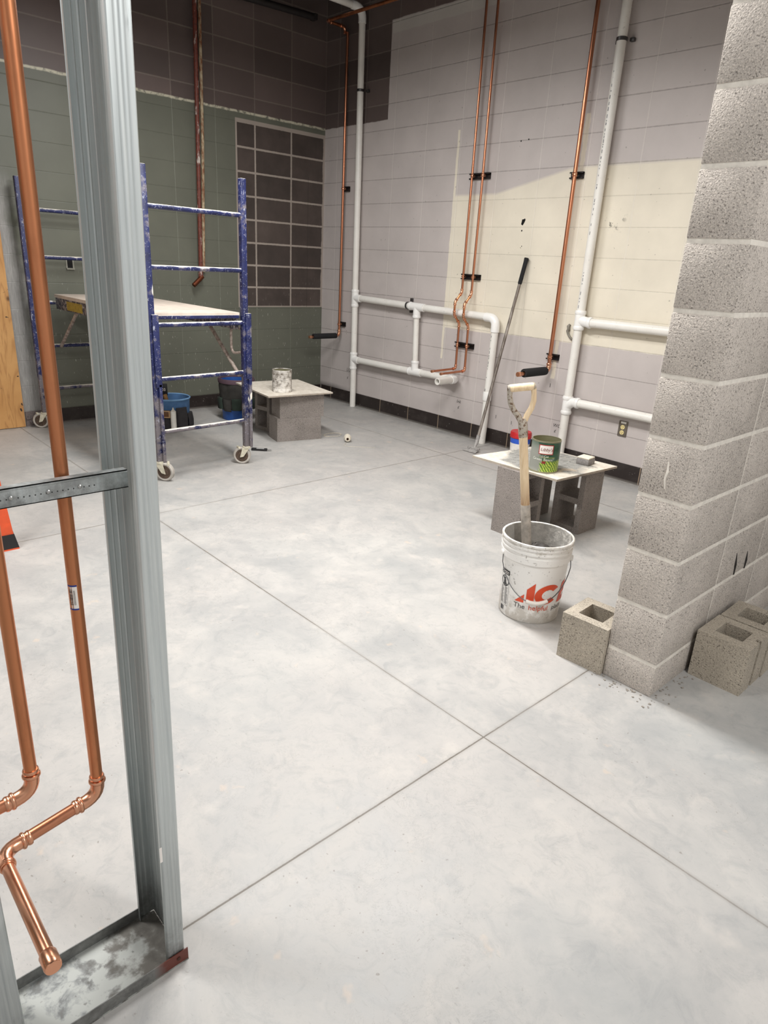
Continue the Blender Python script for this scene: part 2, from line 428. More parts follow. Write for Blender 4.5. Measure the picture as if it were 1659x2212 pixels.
# ------------------------------------------------------------------ plumbing materials
def copper(name, base=(184, 106, 74), rough=.27, ox=.35):
    g = G(name); c = g.coord()
    n = g.noise(g.scale(c, (1, 1, .25)), 14, 5, .65); n2 = g.noise(c, 70, 3)
    col = g.mix(g.mul(g.rng(n, .5, .72), ox), srgb(*base), srgb(105, 52, 34))
    col = g.mix(g.mul(g.rng(n, .28, .45, 1, 0), .25), col, srgb(224, 150, 112))
    return g.set(Base_Color=col, Metallic=1.0, Roughness=g.rng(n, .3, .7, rough, rough+.1))
M_CU = copper('copper_tube', (206, 140, 108), .28, .3); M_CUF = copper('copper_fitting', (226, 166, 134), .24, .1); M_CUD = copper('dull_copper_tube', (208, 138, 98), .34, .5)
g = G('white_pvc'); c = g.coord(); n = g.noise(c, 5, 5); d = g.step(g.noise(c, 60, 3), .68, .03)
col = g.mix(g.rng(n, .3, .7), srgb(226, 222, 215), srgb(238, 236, 230)); col = g.mix(g.mul(d, .3), col, srgb(150, 145, 138))
M_PVC = g.set(Base_Color=col, Roughness=.38)
M_PVCF = simple('pvc_fitting', srgb(240, 239, 236), .3, 0, .03)
M_INK = simple('ink_print', srgb(120, 120, 124), .6); M_PEN = simple('black_pencil', srgb(40, 38, 38), .8)
M_STRUT = simple('black_strut', srgb(34, 32, 33), .45, .3, .2); M_ZINC = simple('zinc', srgb(180, 180, 178), .35, .9)
M_FOAM = simple('black_foam', srgb(28, 28, 30), .9, 0, .2, 120, .4)
M_BLKSTEEL = simple('dark_steel', srgb(40, 36, 36), .6, .3)
M_STRAP = simple('strap_steel', srgb(90, 88, 88), .4, .8)

def collar(mb, p, axis, r, l):
    a = Vector(axis).normalized()*l/2; p = Vector(p); mb.tube([p-a, p-a*.8, p+a*.8, p+a], [r*.93, r, r, r*.93], 20)
def bead(mb, p, axis, r, l=.006):
    a = Vector(axis).normalized()*l/2; p = Vector(p); mb.tube([p-a, p-a*.4, p+a*.4, p+a], [r*.9, r, r, r*.9], 20)

# ---- PVC drain and vent assembly on the left part of the right wall
O = .06; RP = .03
def print_line(mb, a, b, normal, r):
    a, b = Vector(a), Vector(b); t = (b-a).normalized(); nn = Vector(normal).normalized(); w = t.cross(nn)
    L = (b-a).length; s_ = .0
    while s_ < L:
        l = random.choice((.01, .016, .022, .008)); 
        if random.random() < .75:
            p = a+t*s_+nn*(r+.0004); h = .0022+random.random()*.0015
            mb.addf([p-w*h, p+t*l-w*h, p+t*l+w*h, p+w*h], [(0, 1, 2, 3)], 1)
        s_ += l+random.choice((.006, .012, .02))
    return mb
XL = .627
T = thing('drain_pipe_assembly', (.645, -O, 0), 'white plastic drain piping with looped horizontals, nearest the wall corner', 'pipe', 'white plastic drain assemblies')
xt, zt = .583, 3.52
vp = MB().tube([(.645, -O, 0), (.622, -O, 1.09), (xt, -O, zt-.08)], RP).build('vertical_pipe', M_PVC, T)
MB().tube([(xt, -O, zt-.1)]+arc((xt, -O, zt-.07), (xt, -O, zt+.01), (xt-.02, -O-.07, zt+.02))+[(xt-.03, -O-.1, zt+.022)], .0355).build('elbow_fitting', M_PVCF, T)
MB().cyl((xt-.03, -O-.09, zt+.022), (xt-.12, -.8, zt+.06), RP).build('horizontal_pipe', M_PVC, T)
mb = MB(); collar(mb, (.623, -O, 1.09), (0, 0, 1), .036, .15); bead(mb, (.623, -O, 1.158), (0, 0, 1), .039, .03); bead(mb, (.623, -O, 1.022), (0, 0, 1), .039, .03)
mb.cyl((.62, -O, 1.095), (.71, -O, 1.092), .0355); mb.build('upper_tee_fitting', M_PVCF, T)
mb = MB(); collar(mb, (.632, -O, .475), (0, 0, 1), .036, .15); bead(mb, (.632, -O, .545), (0, 0, 1), .039, .03); bead(mb, (.632, -O, .402), (0, 0, 1), .039, .03)
mb.cyl((.63, -O, .49), (.715, -O, .487), .0355); mb.build('lower_tee_fitting', M_PVCF, T)
print_line(print_line(MB().tube([(.64, -O, 1.096), (1.5, -O, 1.076), (2.36, -O, 1.062)], RP), (.72, -O, 1.094), (1.38, -O, 1.079), (.3, -1, .25), RP), (1.62, -O, 1.074), (2.3, -O, 1.063), (.3, -1, .25), RP).build('horizontal_pipe', [M_PVC, M_INK], T)
mb = MB(); mb.cyl((1.42, -O, 1.078), (1.60, -O, 1.074), .0355); mb.cyl((1.508, -O, 1.07), (1.508, -O, .985), .0355); bead(mb, (1.508, -O, .99), (0, 0, 1), .039, .025); bead(mb, (1.425, -O, 1.078), (1, 0, 0), .038, .025)
mb.build('branch_tee_fitting', M_PVCF, T)
MB().tube([(1.508, -O, .99), (1.528, -O, .56)], .026).build('vertical_pipe', M_PVC, T)
print_line(print_line(MB().tube([(.66, -O, .489), (1.30, -O, .49), (2.0, -O, .497)], RP), (.74, -O, .489), (1.42, -O, .491), (.3, -1, .2), RP), (1.64, -O, .493), (1.9, -O, .495), (.3, -1, .2), RP).build('horizontal_pipe', [M_PVC, M_INK], T)
mb = MB(); mb.cyl((1.46, -O, .491), (1.62, -O, .493), .0355); mb.cyl((1.53, -O, .5), (1.528, -O, .585), .034); bead(mb, (1.528, -O, .58), (0, 0, 1), .038, .025); bead(mb, (1.465, -O, .491), (1, 0, 0), .038, .02)
mb.build('lower_branch_tee_fitting', M_PVCF, T)
MB().tube([(1.97, -O, .497)]+arc((2.0, -O, .497), (2.055, -O, .5), (2.055, -O-.05, .5))+[(2.055, -O-.07, .5)], .036).build('elbow_fitting', M_PVCF, T)
mb = MB(); mb.lathe([(.021, 0), (.03, 0), (.03, .19), (.021, .19), (.021, .0)][0:4]+[(.021, .02)], (2.055, -.115, .5), 24, Matrix.Rotation(PI/2, 3, 'X'))
mb.build('stub_out', M_PVC, T)
xe, ze = 2.43, 1.058
MB().tube([(xe-.11, -O, ze+.002)]+arc((xe-.07, -O, ze+.001), (xe, -O, ze), (xe, -O, ze-.07))+[(xe, -O, ze-.11)], .0365).build('corner_elbow_fitting', M_PVCF, T)
print_line(MB().cyl((xe, -O, ze-.08), (2.415, -O, 0), RP), (2.428, -O, .92), (2.42, -O, .47), (-.2, -1, 0), RP).build('vertical_pipe', [M_PVC, M_INK], T)
mb = MB(); collar(mb, (2.42, -O, .415), (0, 0, 1), .037, .075); mb.build('coupling_fitting', M_PVCF, T)
def strap(parent, p, axis, r, label=None):
    mb = MB(); a = Vector(axis).normalized(); p = Vector(p)
    collar(mb, p, axis, r+.004, .022)
    side = a.cross(Vector((0, -1, 0))).normalized()
    for sgn in (-1, 1):
        q = p+side*sgn*(r+.02); q.y = -.0135
        mb.box(q, (.03 if abs(side.x) > .5 else .022, .024, .03 if abs(side.z) > .5 else .022), .002)
    return mb.build('pipe_strap', M_STRAP, parent)
strap(T, (1.385, -O, 1.079), (1, 0, 0), RP); strap(T, (.5925, -O, 2.9), (0, 0, 1), RP)

# ---- right PVC stack
T = thing('drain_pipe_assembly', (3.205, -O, 0), 'white plastic drain stack with two branches running behind the block stub wall', 'pipe', 'white plastic drain assemblies')
print_line(print_line(MB().tube([(3.205, -O, 0), (3.207, -O, 1.1), (3.217, -O, 4.299)], .032), (3.21, -O, 1.45), (3.207, -O, 1.2), (-.2, -1, 0), .032), (3.214, -O, 2.7), (3.212, -O, 1.7), (-.2, -1, 0), .032).build('vertical_pipe', [M_PVC, M_INK], T)
for zc, nm, zh in ((1.115, 'upper_tee_fitting', 1.105), (.482, 'lower_tee_fitting', .512)):
    mb = MB(); collar(mb, (3.207, -O, zc), (0, 0, 1), .0365, .13); bead(mb, (3.207, -O, zc+.055), (0, 0, 1), .0415, .03); bead(mb, (3.207, -O, zc-.055), (0, 0, 1), .0415, .03)
    mb.tube([(3.207, -O, zc-.01)]+arc((3.215, -O, zc), (3.25, -O, zh+.005), (3.28, -O, zh))+[(3.30, -O, zh)], .0365); bead(mb, (3.295, -O, zh), (1, 0, 0), .0415, .03)
    mb.build(nm, M_PVCF, T)
    print_line(MB().tube([(3.28, -O, zh), (4.95, -O, zh+.0)], .032), (3.36, -O, zh), (3.95, -O, zh), (.3, -1, .25), .032).build('branch_pipe', [M_PVC, M_INK], T)
strap(T, (3.213, -O, 2.88), (0, 0, 1), .032)

# ---- copper on the right wall
def cu_tube(parent, name, pts, r, mat=None): return MB().tube(pts, r, 16).build(name, mat or M_CU, parent)
def insulated_drop(lbl, x, zel, ztop, r, yend, yins, top_pts=None, grp='insulated copper drops'):
    oy = -.052
    T = thing('copper_water_pipe', (x, oy, zel), lbl, 'pipe', grp)
    cu_tube(T, 'vertical_tube', [(x, oy, zel+.03), (x, oy, ztop)], r)
    mb = MB(); mb.tube([(x, oy, zel+.045)]+arc((x, oy, zel+.03), (x, oy, zel), (x, oy-.03, zel))+[(x, oy-.05, zel)], r*1.18); bead(mb, (x, oy, zel+.05), (0, 0, 1), r*1.42, .012); bead(mb, (x, oy, zel+.03), (0, 0, 1), r*1.35, .01)
    mb.build('elbow_fitting', M_CUF, T)
    st = cu_tube(T, 'stub_tube', [(x, oy-.04, zel), (x, yend+.02, zel-.006)], r)
    mb = MB(); mb.tube([(x, yend+.035, zel-.006), (x, yend+.03, zel-.006), (x, yend, zel-.006)], [r*1.1, r*1.28, r*1.2]); mb.build('end_cap', M_CUF, st)
    mb = MB(); mb.lathe([(r*1.05, 0), (r*2.15, .001), (r*2.2, .01), (r*2.2, abs(yins-oy)-.052), (r*2.1, abs(yins-oy)-.046), (r*1.05, abs(yins-oy)-.045)], (x, oy-.04, zel-.001), 24, Matrix.Rotation(PI/2, 3, 'X'))
    tag(mb.build('foam_sleeve', M_FOAM, T), 'black foam insulation sleeve')
    return T
TL = insulated_drop('copper pipe with black foam sleeved stub, on the dark patch by the wall corner', .373, .70, 3.39, .0125, -.437, -.393)
mb = MB(); x0 = .335
cu_tube(TL, 'offset_tube', [(.373, -.052, 3.37), (.335, -.052, 3.40)], .0125)
mb.tube([(x0, -.052, 3.38)]+arc((x0, -.052, 3.40), (x0, -.052, 3.435), (x0, -.09, 3.435))+[(x0, -.11, 3.435)], .015); bead(mb, (x0, -.052, 3.385), (0, 0, 1), .018); bead(mb, (x0, -.105, 3.435), (0, 1, 0), .018)
mb.build('offset_fitting', M_CUF, TL); mb = MB()
mb.tube([(x0, -.215, 3.435)]+arc((x0, -.235, 3.435), (x0, -.262, 3.435), (x0+.03, -.262, 3.433))+[(x0+.045, -.262, 3.432)], .015); bead(mb, (x0, -.22, 3.435), (0, 1, 0), .018)
mb.build('offset_fitting', M_CUF, TL)
cu_tube(TL, 'offset_tube', [(x0, -.1, 3.435), (x0, -.225, 3.435)], .0125, M_CUD)
cu_tube(TL, 'header_tube', [(x0+.03, -.262, 3.433), (4.9, -.262, 3.40)], .0135, M_CUD)
insulated_drop('copper pipe with black foam sleeved stub, beside the white stack above the green can', 2.99, .715, 4.25, .0148, -.443, -.375)

def small_line(lbl, xs, zs, yend):
    oy = -.052; r = .0095
    T = thing('copper_supply_line', (xs[0], oy, zs[-1]), lbl, 'pipe', 'twin copper supply lines')
    P = [(xs[0], oy, 4.299), (xs[0]+.012, oy, 2.13), (xs[1], oy, zs[0]+.02)]
    zo = zs
    cu_tube(T, 'vertical_tube', P, r)
    # offset around the drain: four 45 degree fittings, bulging out from the wall
    pts = [(xs[1], oy, zo[0]), (xs[1], oy-.075, zo[1]), (xs[1], oy-.075, zo[2]), (xs[1], oy, zo[3])]
    cu_tube(T, 'offset_tube', [(xs[1], oy, zo[0]+.03)]+pts+[(xs[1], oy, zo[3]-.03)], r, M_CUD)
    for i, p in enumerate(pts):
        mb = MB()
        a = Vector(([(xs[1], oy, zo[0]+.1)]+pts)[i]); b = Vector((pts+[(xs[1], oy, zo[3]-.1)])[i+1]); p = Vector(p)
        d1 = (a-p).normalized(); d2 = (b-p).normalized()
        mb.tube([p+d1*.026, p+d1*.01, p+d2*.01, p+d2*.026], r*1.25); bead(mb, p+d1*.026, d1, r*1.55); bead(mb, p+d2*.026, d2, r*1.55)
        mb.build('offset_fitting', M_CUF, T)
    cu_tube(T, 'vertical_tube', [(xs[1], oy, zo[3]-.02), (xs[1]+.004, oy, zs[4]+.02)], r)
    x = xs[1]+.004
    mb = MB(); mb.tube([(x, oy, zs[4]+.03)]+arc((x, oy, zs[4]+.02), (x, oy, zs[4]), (x, oy-.02, zs[4]))+[(x, oy-.03, zs[4])], r*1.25); bead(mb, (x, oy, zs[4]+.03), (0, 0, 1), r*1.55); bead(mb, (x, oy-.03, zs[4]), (0, 1, 0), r*1.55)
    mb.build('elbow_fitting', M_CUF, T)
    st = cu_tube(T, 'stub_tube', [(x, oy-.025, zs[4]), (x, yend+.015, zs[4]-.006)], r)
    mb = MB().cyl((x, yend+.02, zs[4]-.006), (x, yend, zs[4]-.006), r*1.25); mb.build('end_cap', M_CUF, st)
small_line('thin copper supply line with open stub, left one of the twin lines', (2.012, 2.024), (1.235, 1.16, 1.055, .98, .592), -.359)
small_line('thin copper supply line with open stub, right one of the twin lines', (2.124, 2.131), (1.224, 1.146, 1.041, .965, .586), -.359)

def bracket(lbl, x0, x1, z, clamps, grp, r):
    T = thing('pipe_bracket', ((x0+x1)/2, 0, z), lbl, 'bracket', grp)
    h = .021; mb = MB()
    for s in (-1, 1):
        mb.bx(x0, x1, -.021, -.0005, z+s*h-.0015, z+s*h+.0015); mb.bx(x0, x1, -.0225, -.0195, z+s*h-(.0085 if s > 0 else 0), z+s*h+(.0085 if s < 0 else 0))
    mb.bx(x0, x1, -.0025, -.0005, z-h, z+h); mb.build('strut_channel', M_STRUT, T, 0)
    for cx in clamps:
        mb = MB(); mb.tube([(cx, -.052, z-.01), (cx, -.052, z+.01)], r*1.14, 20, False)
        [mb.tube([(cx, -.052, z+q-.0035), (cx, -.052, z+q), (cx, -.052, z+q+.0035)], [r*1.16, r*1.36, r*1.16], 20, False) for q in (-.009, .009)]
        mb.box((cx, (-.0235-.052+r*1.2)/2, z), (.012, .052-r*1.2-.0235+.001, .018)); mb.cyl((cx-.0, -.052-r*1.16, z), (cx, -.052-r*1.1-.008, z), .005, seg=8)
        mb.build('pipe_clamp', M_CUF, T)
    if len(clamps) == 2:
        MB().lathe([(.0, .0), (.008, .0), (.006, .003), (0, .004)], ((clamps[0]+clamps[1])/2, -.003, z), 12, Matrix.Rotation(PI/2, 3, 'X')).build('anchor_bolt', M_ZINC, T)
    return T
bracket('black strut bracket on the twin copper lines, at the top edge of the cream paint', 1.966, 2.178, 2.134, (2.026, 2.136), 'twin pipe brackets', .0095)
bracket('black strut bracket on the twin copper lines, just above their bends', 1.97, 2.176, 1.364, (2.0235, 2.131), 'twin pipe brackets', .0095)
bracket('black strut bracket on the twin copper lines, on grey paint under the drain pipe', 1.964, 2.176, .797, (2.026, 2.134), 'twin pipe brackets', .0095)
bracket('short black bracket on the right copper pipe, at the top edge of the cream paint', 2.926, 3.036, 2.099, (2.99,), 'single pipe brackets', .0148)
bracket('short black bracket on the right copper pipe, just above its foam sleeve', 2.932, 3.042, .818, (2.99,), 'single pipe brackets', .0148)
bracket('short black bracket half way up the copper pipe in the corner', .325, .42, 2.096, (.373,), 'single pipe brackets', .0125)
bracket('short black bracket just above the foam sleeve in the corner', .325, .42, .815, (.373,), 'single pipe brackets', .0125)

# ---- painted pipe pair on the green wall
g = G('red_brown_pipe'); c = g.coord(); n = g.noise(g.scale(c, (1, 1, .35)), 26, 5, .65)
col = g.mix(g.step(n, .6, .04), srgb(112, 56, 44), srgb(196, 184, 176)); col = g.mix(g.mul(g.step(g.noise(c, 50, 4), .55, .05), .5), col, srgb(60, 34, 28))
M_RED = g.set(Base_Color=col, Roughness=.55)
g = G('crusted_pipe'); c = g.coord(); n = g.noise(g.scale(c, (1, 1, .4)), 40, 5, .7)
col = g.mix(g.rng(n, .4, .62), srgb(128, 84, 56), srgb(190, 176, 146)); M_CRUST = g.set(Base_Color=col, Roughness=.7)
T = thing('painted_pipe', (.058, -1.43, 1.24), 'red-brown painted pipe with a short angled stub on the green wall', 'pipe')
MB().tube([(.058, -1.395, 4.299), (.058, -1.425, 2.35), (.058, -1.445, 1.235)], .018).build('vertical_pipe', M_RED, T)
mb = MB(); collar(mb, (.058, -1.446, 1.24), (0, 0, 1), .022, .05); mb.build('elbow_fitting', M_RED, T)
MB().tube([(.062, -1.432, 1.232), (.075, -1.53, 1.152)], .02).build('stub_pipe', copper('dark_stub', (112, 66, 48), .5, .7), T)
T = MB().tube([(.022, -1.335, 4.299), (.022, -1.36, 2.36), (.022, -1.395, 1.27)], .014).build('crusted_pipe', M_CRUST)
tag(T, 'thin tan crusted pipe right behind the red-brown pipe on the green wall', 'pipe')
T = MB().tube([(.115, -4.5, 3.36), (.115, -.235, 3.507)], .028).bx(.078, .15, -.26, -.225, 3.48, 3.53, .004).build('dark_conduit', M_BLKSTEEL)
tag(T, 'dark steel conduit high on the unpainted left wall', 'conduit')

# ---- wall outlet, junction box, hook wire, hole, pencil marks
T = thing('wall_outlet', (3.666, 0, .385), 'double electrical outlet with grey steel cover low on the grey wall', 'outlet')
MB().box((3.666, -.004, .385), (.07, .008, .115), .003).build('cover_plate', simple('outlet_plate', srgb(118, 110, 100), .4, .5), T)
for dz in (.012, -.028):
    r = MB().lathe([(0, 0), (.0165, 0), (.0165, .003), (0, .0035)], (3.666, -.0075, .385+dz), 20, Matrix.Rotation(PI/2, 3, 'X')).build('socket_face', simple('ivory', srgb(226, 208, 150), .4), T)
    mb = MB()
    for dx in (-.006, .006): mb.box((3.666+dx, -.0112, .387+dz), (.0025, .001, .008))
    mb.box((3.666, -.0112, .376+dz), (.004, .001, .004)); mb.build('slot', M_PEN, r, 0)
MB().box((3.668, -.0083, .43), (.042, .001, .014)).build('paper_tag', simple('paper_white', srgb(235, 232, 225), .7), T)
T = thing('junction_box', (0, -2.58, 1.265), 'small open black box on the green wall behind the scaffold', 'junction box')
mb = MB(); mb.bx(.0005, .006, -2.612, -2.602, 1.255, 1.34).bx(.0005, .006, -2.56, -2.55, 1.255, 1.34).bx(.0005, .02, -2.612, -2.55, 1.25, 1.262).bx(.0005, .006, -2.612, -2.55, 1.335, 1.345)
mb.build('box_frame', simple('box_grey', srgb(150, 150, 140), .5, .4), T); MB().bx(.0003, .002, -2.604, -2.558, 1.26, 1.337).build('box_recess', simple('recess', srgb(14, 13, 12), .9), T)
T = MB().tube([(3.098, -.006, 1.075), (3.09, -.012, 1.06), (3.094, -.012, 1.035), (3.087, -.012, 1.025), (3.10, -.014, 1.0), (3.118, -.016, .982), (3.14, -.016, .968), (3.172, -.03, .962)], [.008, .013, .012, .011, .009, .009, .008, .008], 10).build('bent_wire_stub', simple('grey_lead', srgb(132, 126, 116), .6, .2, .3, 80, .5))
tag(T, 'bent grey wire stub sticking out of the cream wall left of the white stack', 'wire')
poly = [(2.528, 1.775), (2.545, 1.768), (2.558, 1.79), (2.566, 1.808), (2.560, 1.818), (2.545, 1.812), (2.534, 1.812)]
mb = MB().prism(poly, lambda a, b, w: (a, -.0008+.0006*w, b))
for (a, b, r) in ((2.541, 1.73, .006), (2.557, 1.617, .004), (2.547, 1.605, .003), (2.44, 2.36, .006), (2.51, 2.366, .006)): mb.lathe([(0, 0), (r, 0), (r, .0005), (0, .0005)], (a, -.0003, b), 8, Matrix.Rotation(PI/2, 3, 'X'))
struct(mb, 'hole', simple('hole_black', srgb(12, 10, 10), 1), 0, W_R)
def pencil(txt, x, z, size, shear=.2):
    vs, fs = text_mesh(txt, size, 0, shear)
    struct(MB().addf([(x+v.x, -.0006, z+v.y) for v in vs], fs), 'pencil_mark', M_PEN, 0, W_R)
pencil('Ink', 2.03, .285, .042); pencil('¢', 2.048, .235, .04); pencil('WC', 3.068, .278, .04); pencil('¢', 3.085, .236, .04); pencil('LC', .455, .34, .05); pencil('¢', .465, .262, .045)
mb = MB()
for (a, b, l) in ((2.49, .13+.1, .03), (2.66, .21, .03), (2.99, .58, .03), (.43, .72, .006), (.43, .75, .006)): mb.bx(a, a+.004, -.0007, -.0002, b, b+l)
struct(mb, 'pencil_tick', M_PEN, 0, W_R)

# ------------------------------------------------------------------ floor scraper leaning on the wall
a, b = Vector((2.552, -.285, .12)), Vector((2.64, -.028, 1.532)); d = (b-a).normalized()
T = thing('floor_scraper', (2.56, -.33, 0), 'long handled floor scraper with black grip leaning on the wall', 'scraper')
g = G('worn_steel_pipe'); n = g.noise(g.scale(g.coord(), (1, 1, .2)), 20, 5, .7)
M_POLE = g.set(Base_Color=g.mix(g.rng(n, .4, .62), srgb(104, 94, 86), srgb(176, 168, 160)), Roughness=.5, Metallic=.5)
MB().tube([a, b-d*.02], .0125).build('handle', M_POLE, T)
MB().tube([b-d*.2, b-d*.19, b-d*.03, b-d*.005, b], [.0135, .0165, .0165, .0185, .016]).build('grip', M_FOAM, T)
mb = MB(); mb.tube([a+d*.01, a-d*.06, (2.555, -.315, .05), (2.56, -.33, .03)], [.016, .015, .011, .012]); mb.bx(2.503, 2.617, -.352, -.325, .018, .038, .004)
M_DUSTY = simple('dusty_steel', srgb(168, 165, 162), .7, .2, .25, 60, .4)
hd = mb.build('head', M_DUSTY, T)
for xx in (2.52, 2.60): MB().lathe([(0, 0), (.013, 0), (.013, .008), (0, .01)], (xx, -.352, .03), 8, Matrix.Rotation(PI/2, 3, 'X')).build('bolt', M_DUSTY, hd)
MB().prism([(2.49, -.40), (2.625, -.395), (2.615, -.34), (2.505, -.345)], lambda u, v, w: (u, v, .004+w*.003+(v+.4)*.25)).build('blade', M_DUSTY, T, 0)

# ------------------------------------------------------------------ concrete blocks
def block_bm(mb, L, cells, bev=.004, H=.194, W=.194, rot=None, loc=(0, 0, 0), sash=False):
    t = .034
    if cells == 2: xs = [0, t, L/2-t/2, L/2+t/2, L-t, L]; hole = lambda i, j: j == 1 and i in (1, 3)
    else: xs = [0, t+.01, L-t-.01, L]; hole = lambda i, j: j == 1 and i == 1
    ys = [0, t+(.008 if cells == 1 else 0), W-t-(.008 if cells == 1 else 0), W]
    if sash:
        ys = [0, t+.012, W*.46, W*.46+.022, W-t-.012, W]; xs = [0, t+.012, L-t-.012, L-.018, L]
        hole = lambda i, j: (i == 1 and j in (1, 2, 3)) or (i == 3 and j == 2)
    mb.grid(xs, ys, lambda i, j: not hole(i, j), 0, H, rot=rot, loc=loc, bev=bev)
    return mb
# loose block against the far side of the stub wall
T = tag(block_bm(MB(), .19, 1, rot=Matrix.Rotation(.05, 3, 'Z'), loc=(4.836, -2.489, 0)).build('concrete_block', M_BLOCKL), 'half concrete block with one hole, on the floor between bucket and stub wall', 'block', 'loose half blocks')
for nm, loc, rz, lbl in (('concrete_block', (5.235, -2.186, 0), 0.0, 'notched half concrete block, front one of the pair right of the stub wall'),
                         ('concrete_block', (5.238, -1.985, .0), .02, 'notched half concrete block behind its twin at the right edge')):
    tag(block_bm(MB(), .192, 1, rot=Matrix.Rotation(rz, 3, 'Z'), loc=loc, sash=True).build(nm, M_BLOCKL), lbl, 'block', 'loose half blocks')

# upright and lying full blocks of the two work benches: local origin at base corner
def upright(x, y, rz, lbl, mat, faces, grp):
    # standing on end, cells facing -Y (faces='y') or +X
    mb = MB(); rot = Matrix.Rotation(rz, 3, 'Z') @ (Matrix.Rotation(PI/2, 3, 'Y') @ Matrix.Rotation(PI/2, 3, 'X') if False else Matrix.Identity(3))
    # build in a frame: grid extrudes along local z (cell direction). cell dir -> -Y ; length -> Z
    if faces == 'y': B = Matrix(((0, 1, 0), (0, 0, 1), (1, 0, 0)))    # local x->Z, local y->X, local z->Y
    else: B = Matrix(((0, 0, 1), (0, 1, 0), (1, 0, 0)))               # local x->Z, y->Y, z->X
    block_bm(mb, .39, 2, rot=rot @ B, loc=(x, y, 0))
    return tag(mb.build('concrete_block', mat), lbl, 'block', grp)
GB = 'concrete blocks carrying the two work boards'
upright(3.798, -1.63, 0, 'upright concrete block under the green can, solid side toward the bucket', M_BLOCKD, 'x', GB)
upright(3.957, -1.262, .0, 'upright concrete block at the right corner of the mortar board, its holes facing left', M_BLOCKD, 'y', GB)
upright(3.628, -1.281, 0, 'upright concrete block in shade, farthest back under the mortar board', M_BLOCKD, 'y', GB)
rz = math.atan2(.97, .236)
def lying(x, y, z, rz, lbl, mat):
    return tag(block_bm(MB(), .39, 2, rot=Matrix.Rotation(rz, 3, 'Z'), loc=(x, y, z)).build('concrete_block', mat), lbl, 'block', GB)
lying(1.4816, -1.567, 0, rz, 'lying concrete block on the floor, lower of the two stacked by the scaffold', M_BLOCKD)
lying(1.487, -1.545, .195, rz, 'lying concrete block, upper of the two stacked under the ridged can', M_BLOCKD)
upright(.975, -1.46, .12, 'upright concrete block with its holes in view, left under the far board', M_BLOCKD, 'y', GB)

# boards
def board_mat(name, wet):
    g = G(name); c = g.coord(); n = g.noise(c, 5, 6, .65, .8); n2 = g.noise(c, 28, 5, .7); x, y, z = g.sep(c)
    col = g.mix(g.rng(n2, .35, .65), srgb(200, 191, 177), srgb(224, 217, 205))
    r = g.M('SQRT', g.add(g.mul(x, x), g.mul(y, y)))
    if wet:
        mk = g.mul(g.step(g.add(g.mul(n, .55), g.rng(r, .05, .33, .45, 0.0)), .41, .04), 1.0)
        mc = g.mix(g.rng(n2, .4, .68), srgb(148, 148, 144), srgb(98, 98, 95)); col = g.mix(g.mul(mk, .9), col, mc)
        crumb = g.step(g.noise(c, 60, 4, .7), .62, .03); col = g.mix(g.mul(g.mul(crumb, mk), .8), col, srgb(58, 58, 57))
        tan = g.step(g.noise(c, 8, 3), .63, .03); col = g.mix(g.mul(tan, .35), col, srgb(210, 182, 150))
        g.bump(g.mul(mk, g.add(.5, n2)), .7, .01)
    else:
        mk = g.rng(g.add(n, g.rng(r, .0, .25, .22, 0)), .5, .72); col = g.mix(g.mul(mk, .4), col, srgb(168, 160, 148))
        sp = g.step(n2, .68, .02); col = g.mix(g.mul(sp, .5), col, srgb(110, 100, 92)); g.bump(n2, .3, .004)
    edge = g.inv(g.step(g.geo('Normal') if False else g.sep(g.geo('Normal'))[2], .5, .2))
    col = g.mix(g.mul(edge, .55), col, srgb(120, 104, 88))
    return g.set(Base_Color=col, Roughness=.8)
def board(corners, z, lbl, mat, cat):
    cx = sum(p[0] for p in corners)/4; cy = sum(p[1] for p in corners)/4
    o = MB().prism([(p[0]-cx, p[1]-cy) for p in corners], lambda u, v, w: (u, v, w*.012)).build('mortar_board', mat, None, 0)
    o.location = (cx, cy, z); return tag(o, lbl, cat, 'work boards on blocks')
board([(3.60, -1.622), (4.17, -1.598), (4.216, -1.056), (3.675, -1.09)], .3905, 'square white board smeared with grey mortar, on blocks near the bucket', board_mat('mortar_board_paint', True), 'board')
board([(.895, -1.60), (1.552, -1.697), (1.638, -1.119), (.986, -1.014)], .3905, 'square dusty white board on blocks beside the scaffold', board_mat('dusty_board_paint', False), 'board')

# ------------------------------------------------------------------ cans
def can_prof(R_, H, ribs, z0, z1):
    p = [(0, .006), (R_*.96, .006), (R_*.97, 0), (R_*1.015, .001), (R_*1.015, .006), (R_, .009)]
    n = max(ribs*6, 4)
    for i in range(n+1):
        t = i/n; p.append((R_+(.0019*math.cos(2*PI*t*ribs) if ribs else 0), z0+(z1-z0)*t))
    p += [(R_, H-.008), (R_*1.015, H-.005), (R_*1.015, H), (R_*.965, H), (R_*.965, .012), (0, .012)]
    return p
M_TIN = simple('tin_inside', srgb(172, 168, 138), .35, .7, .15, 12)
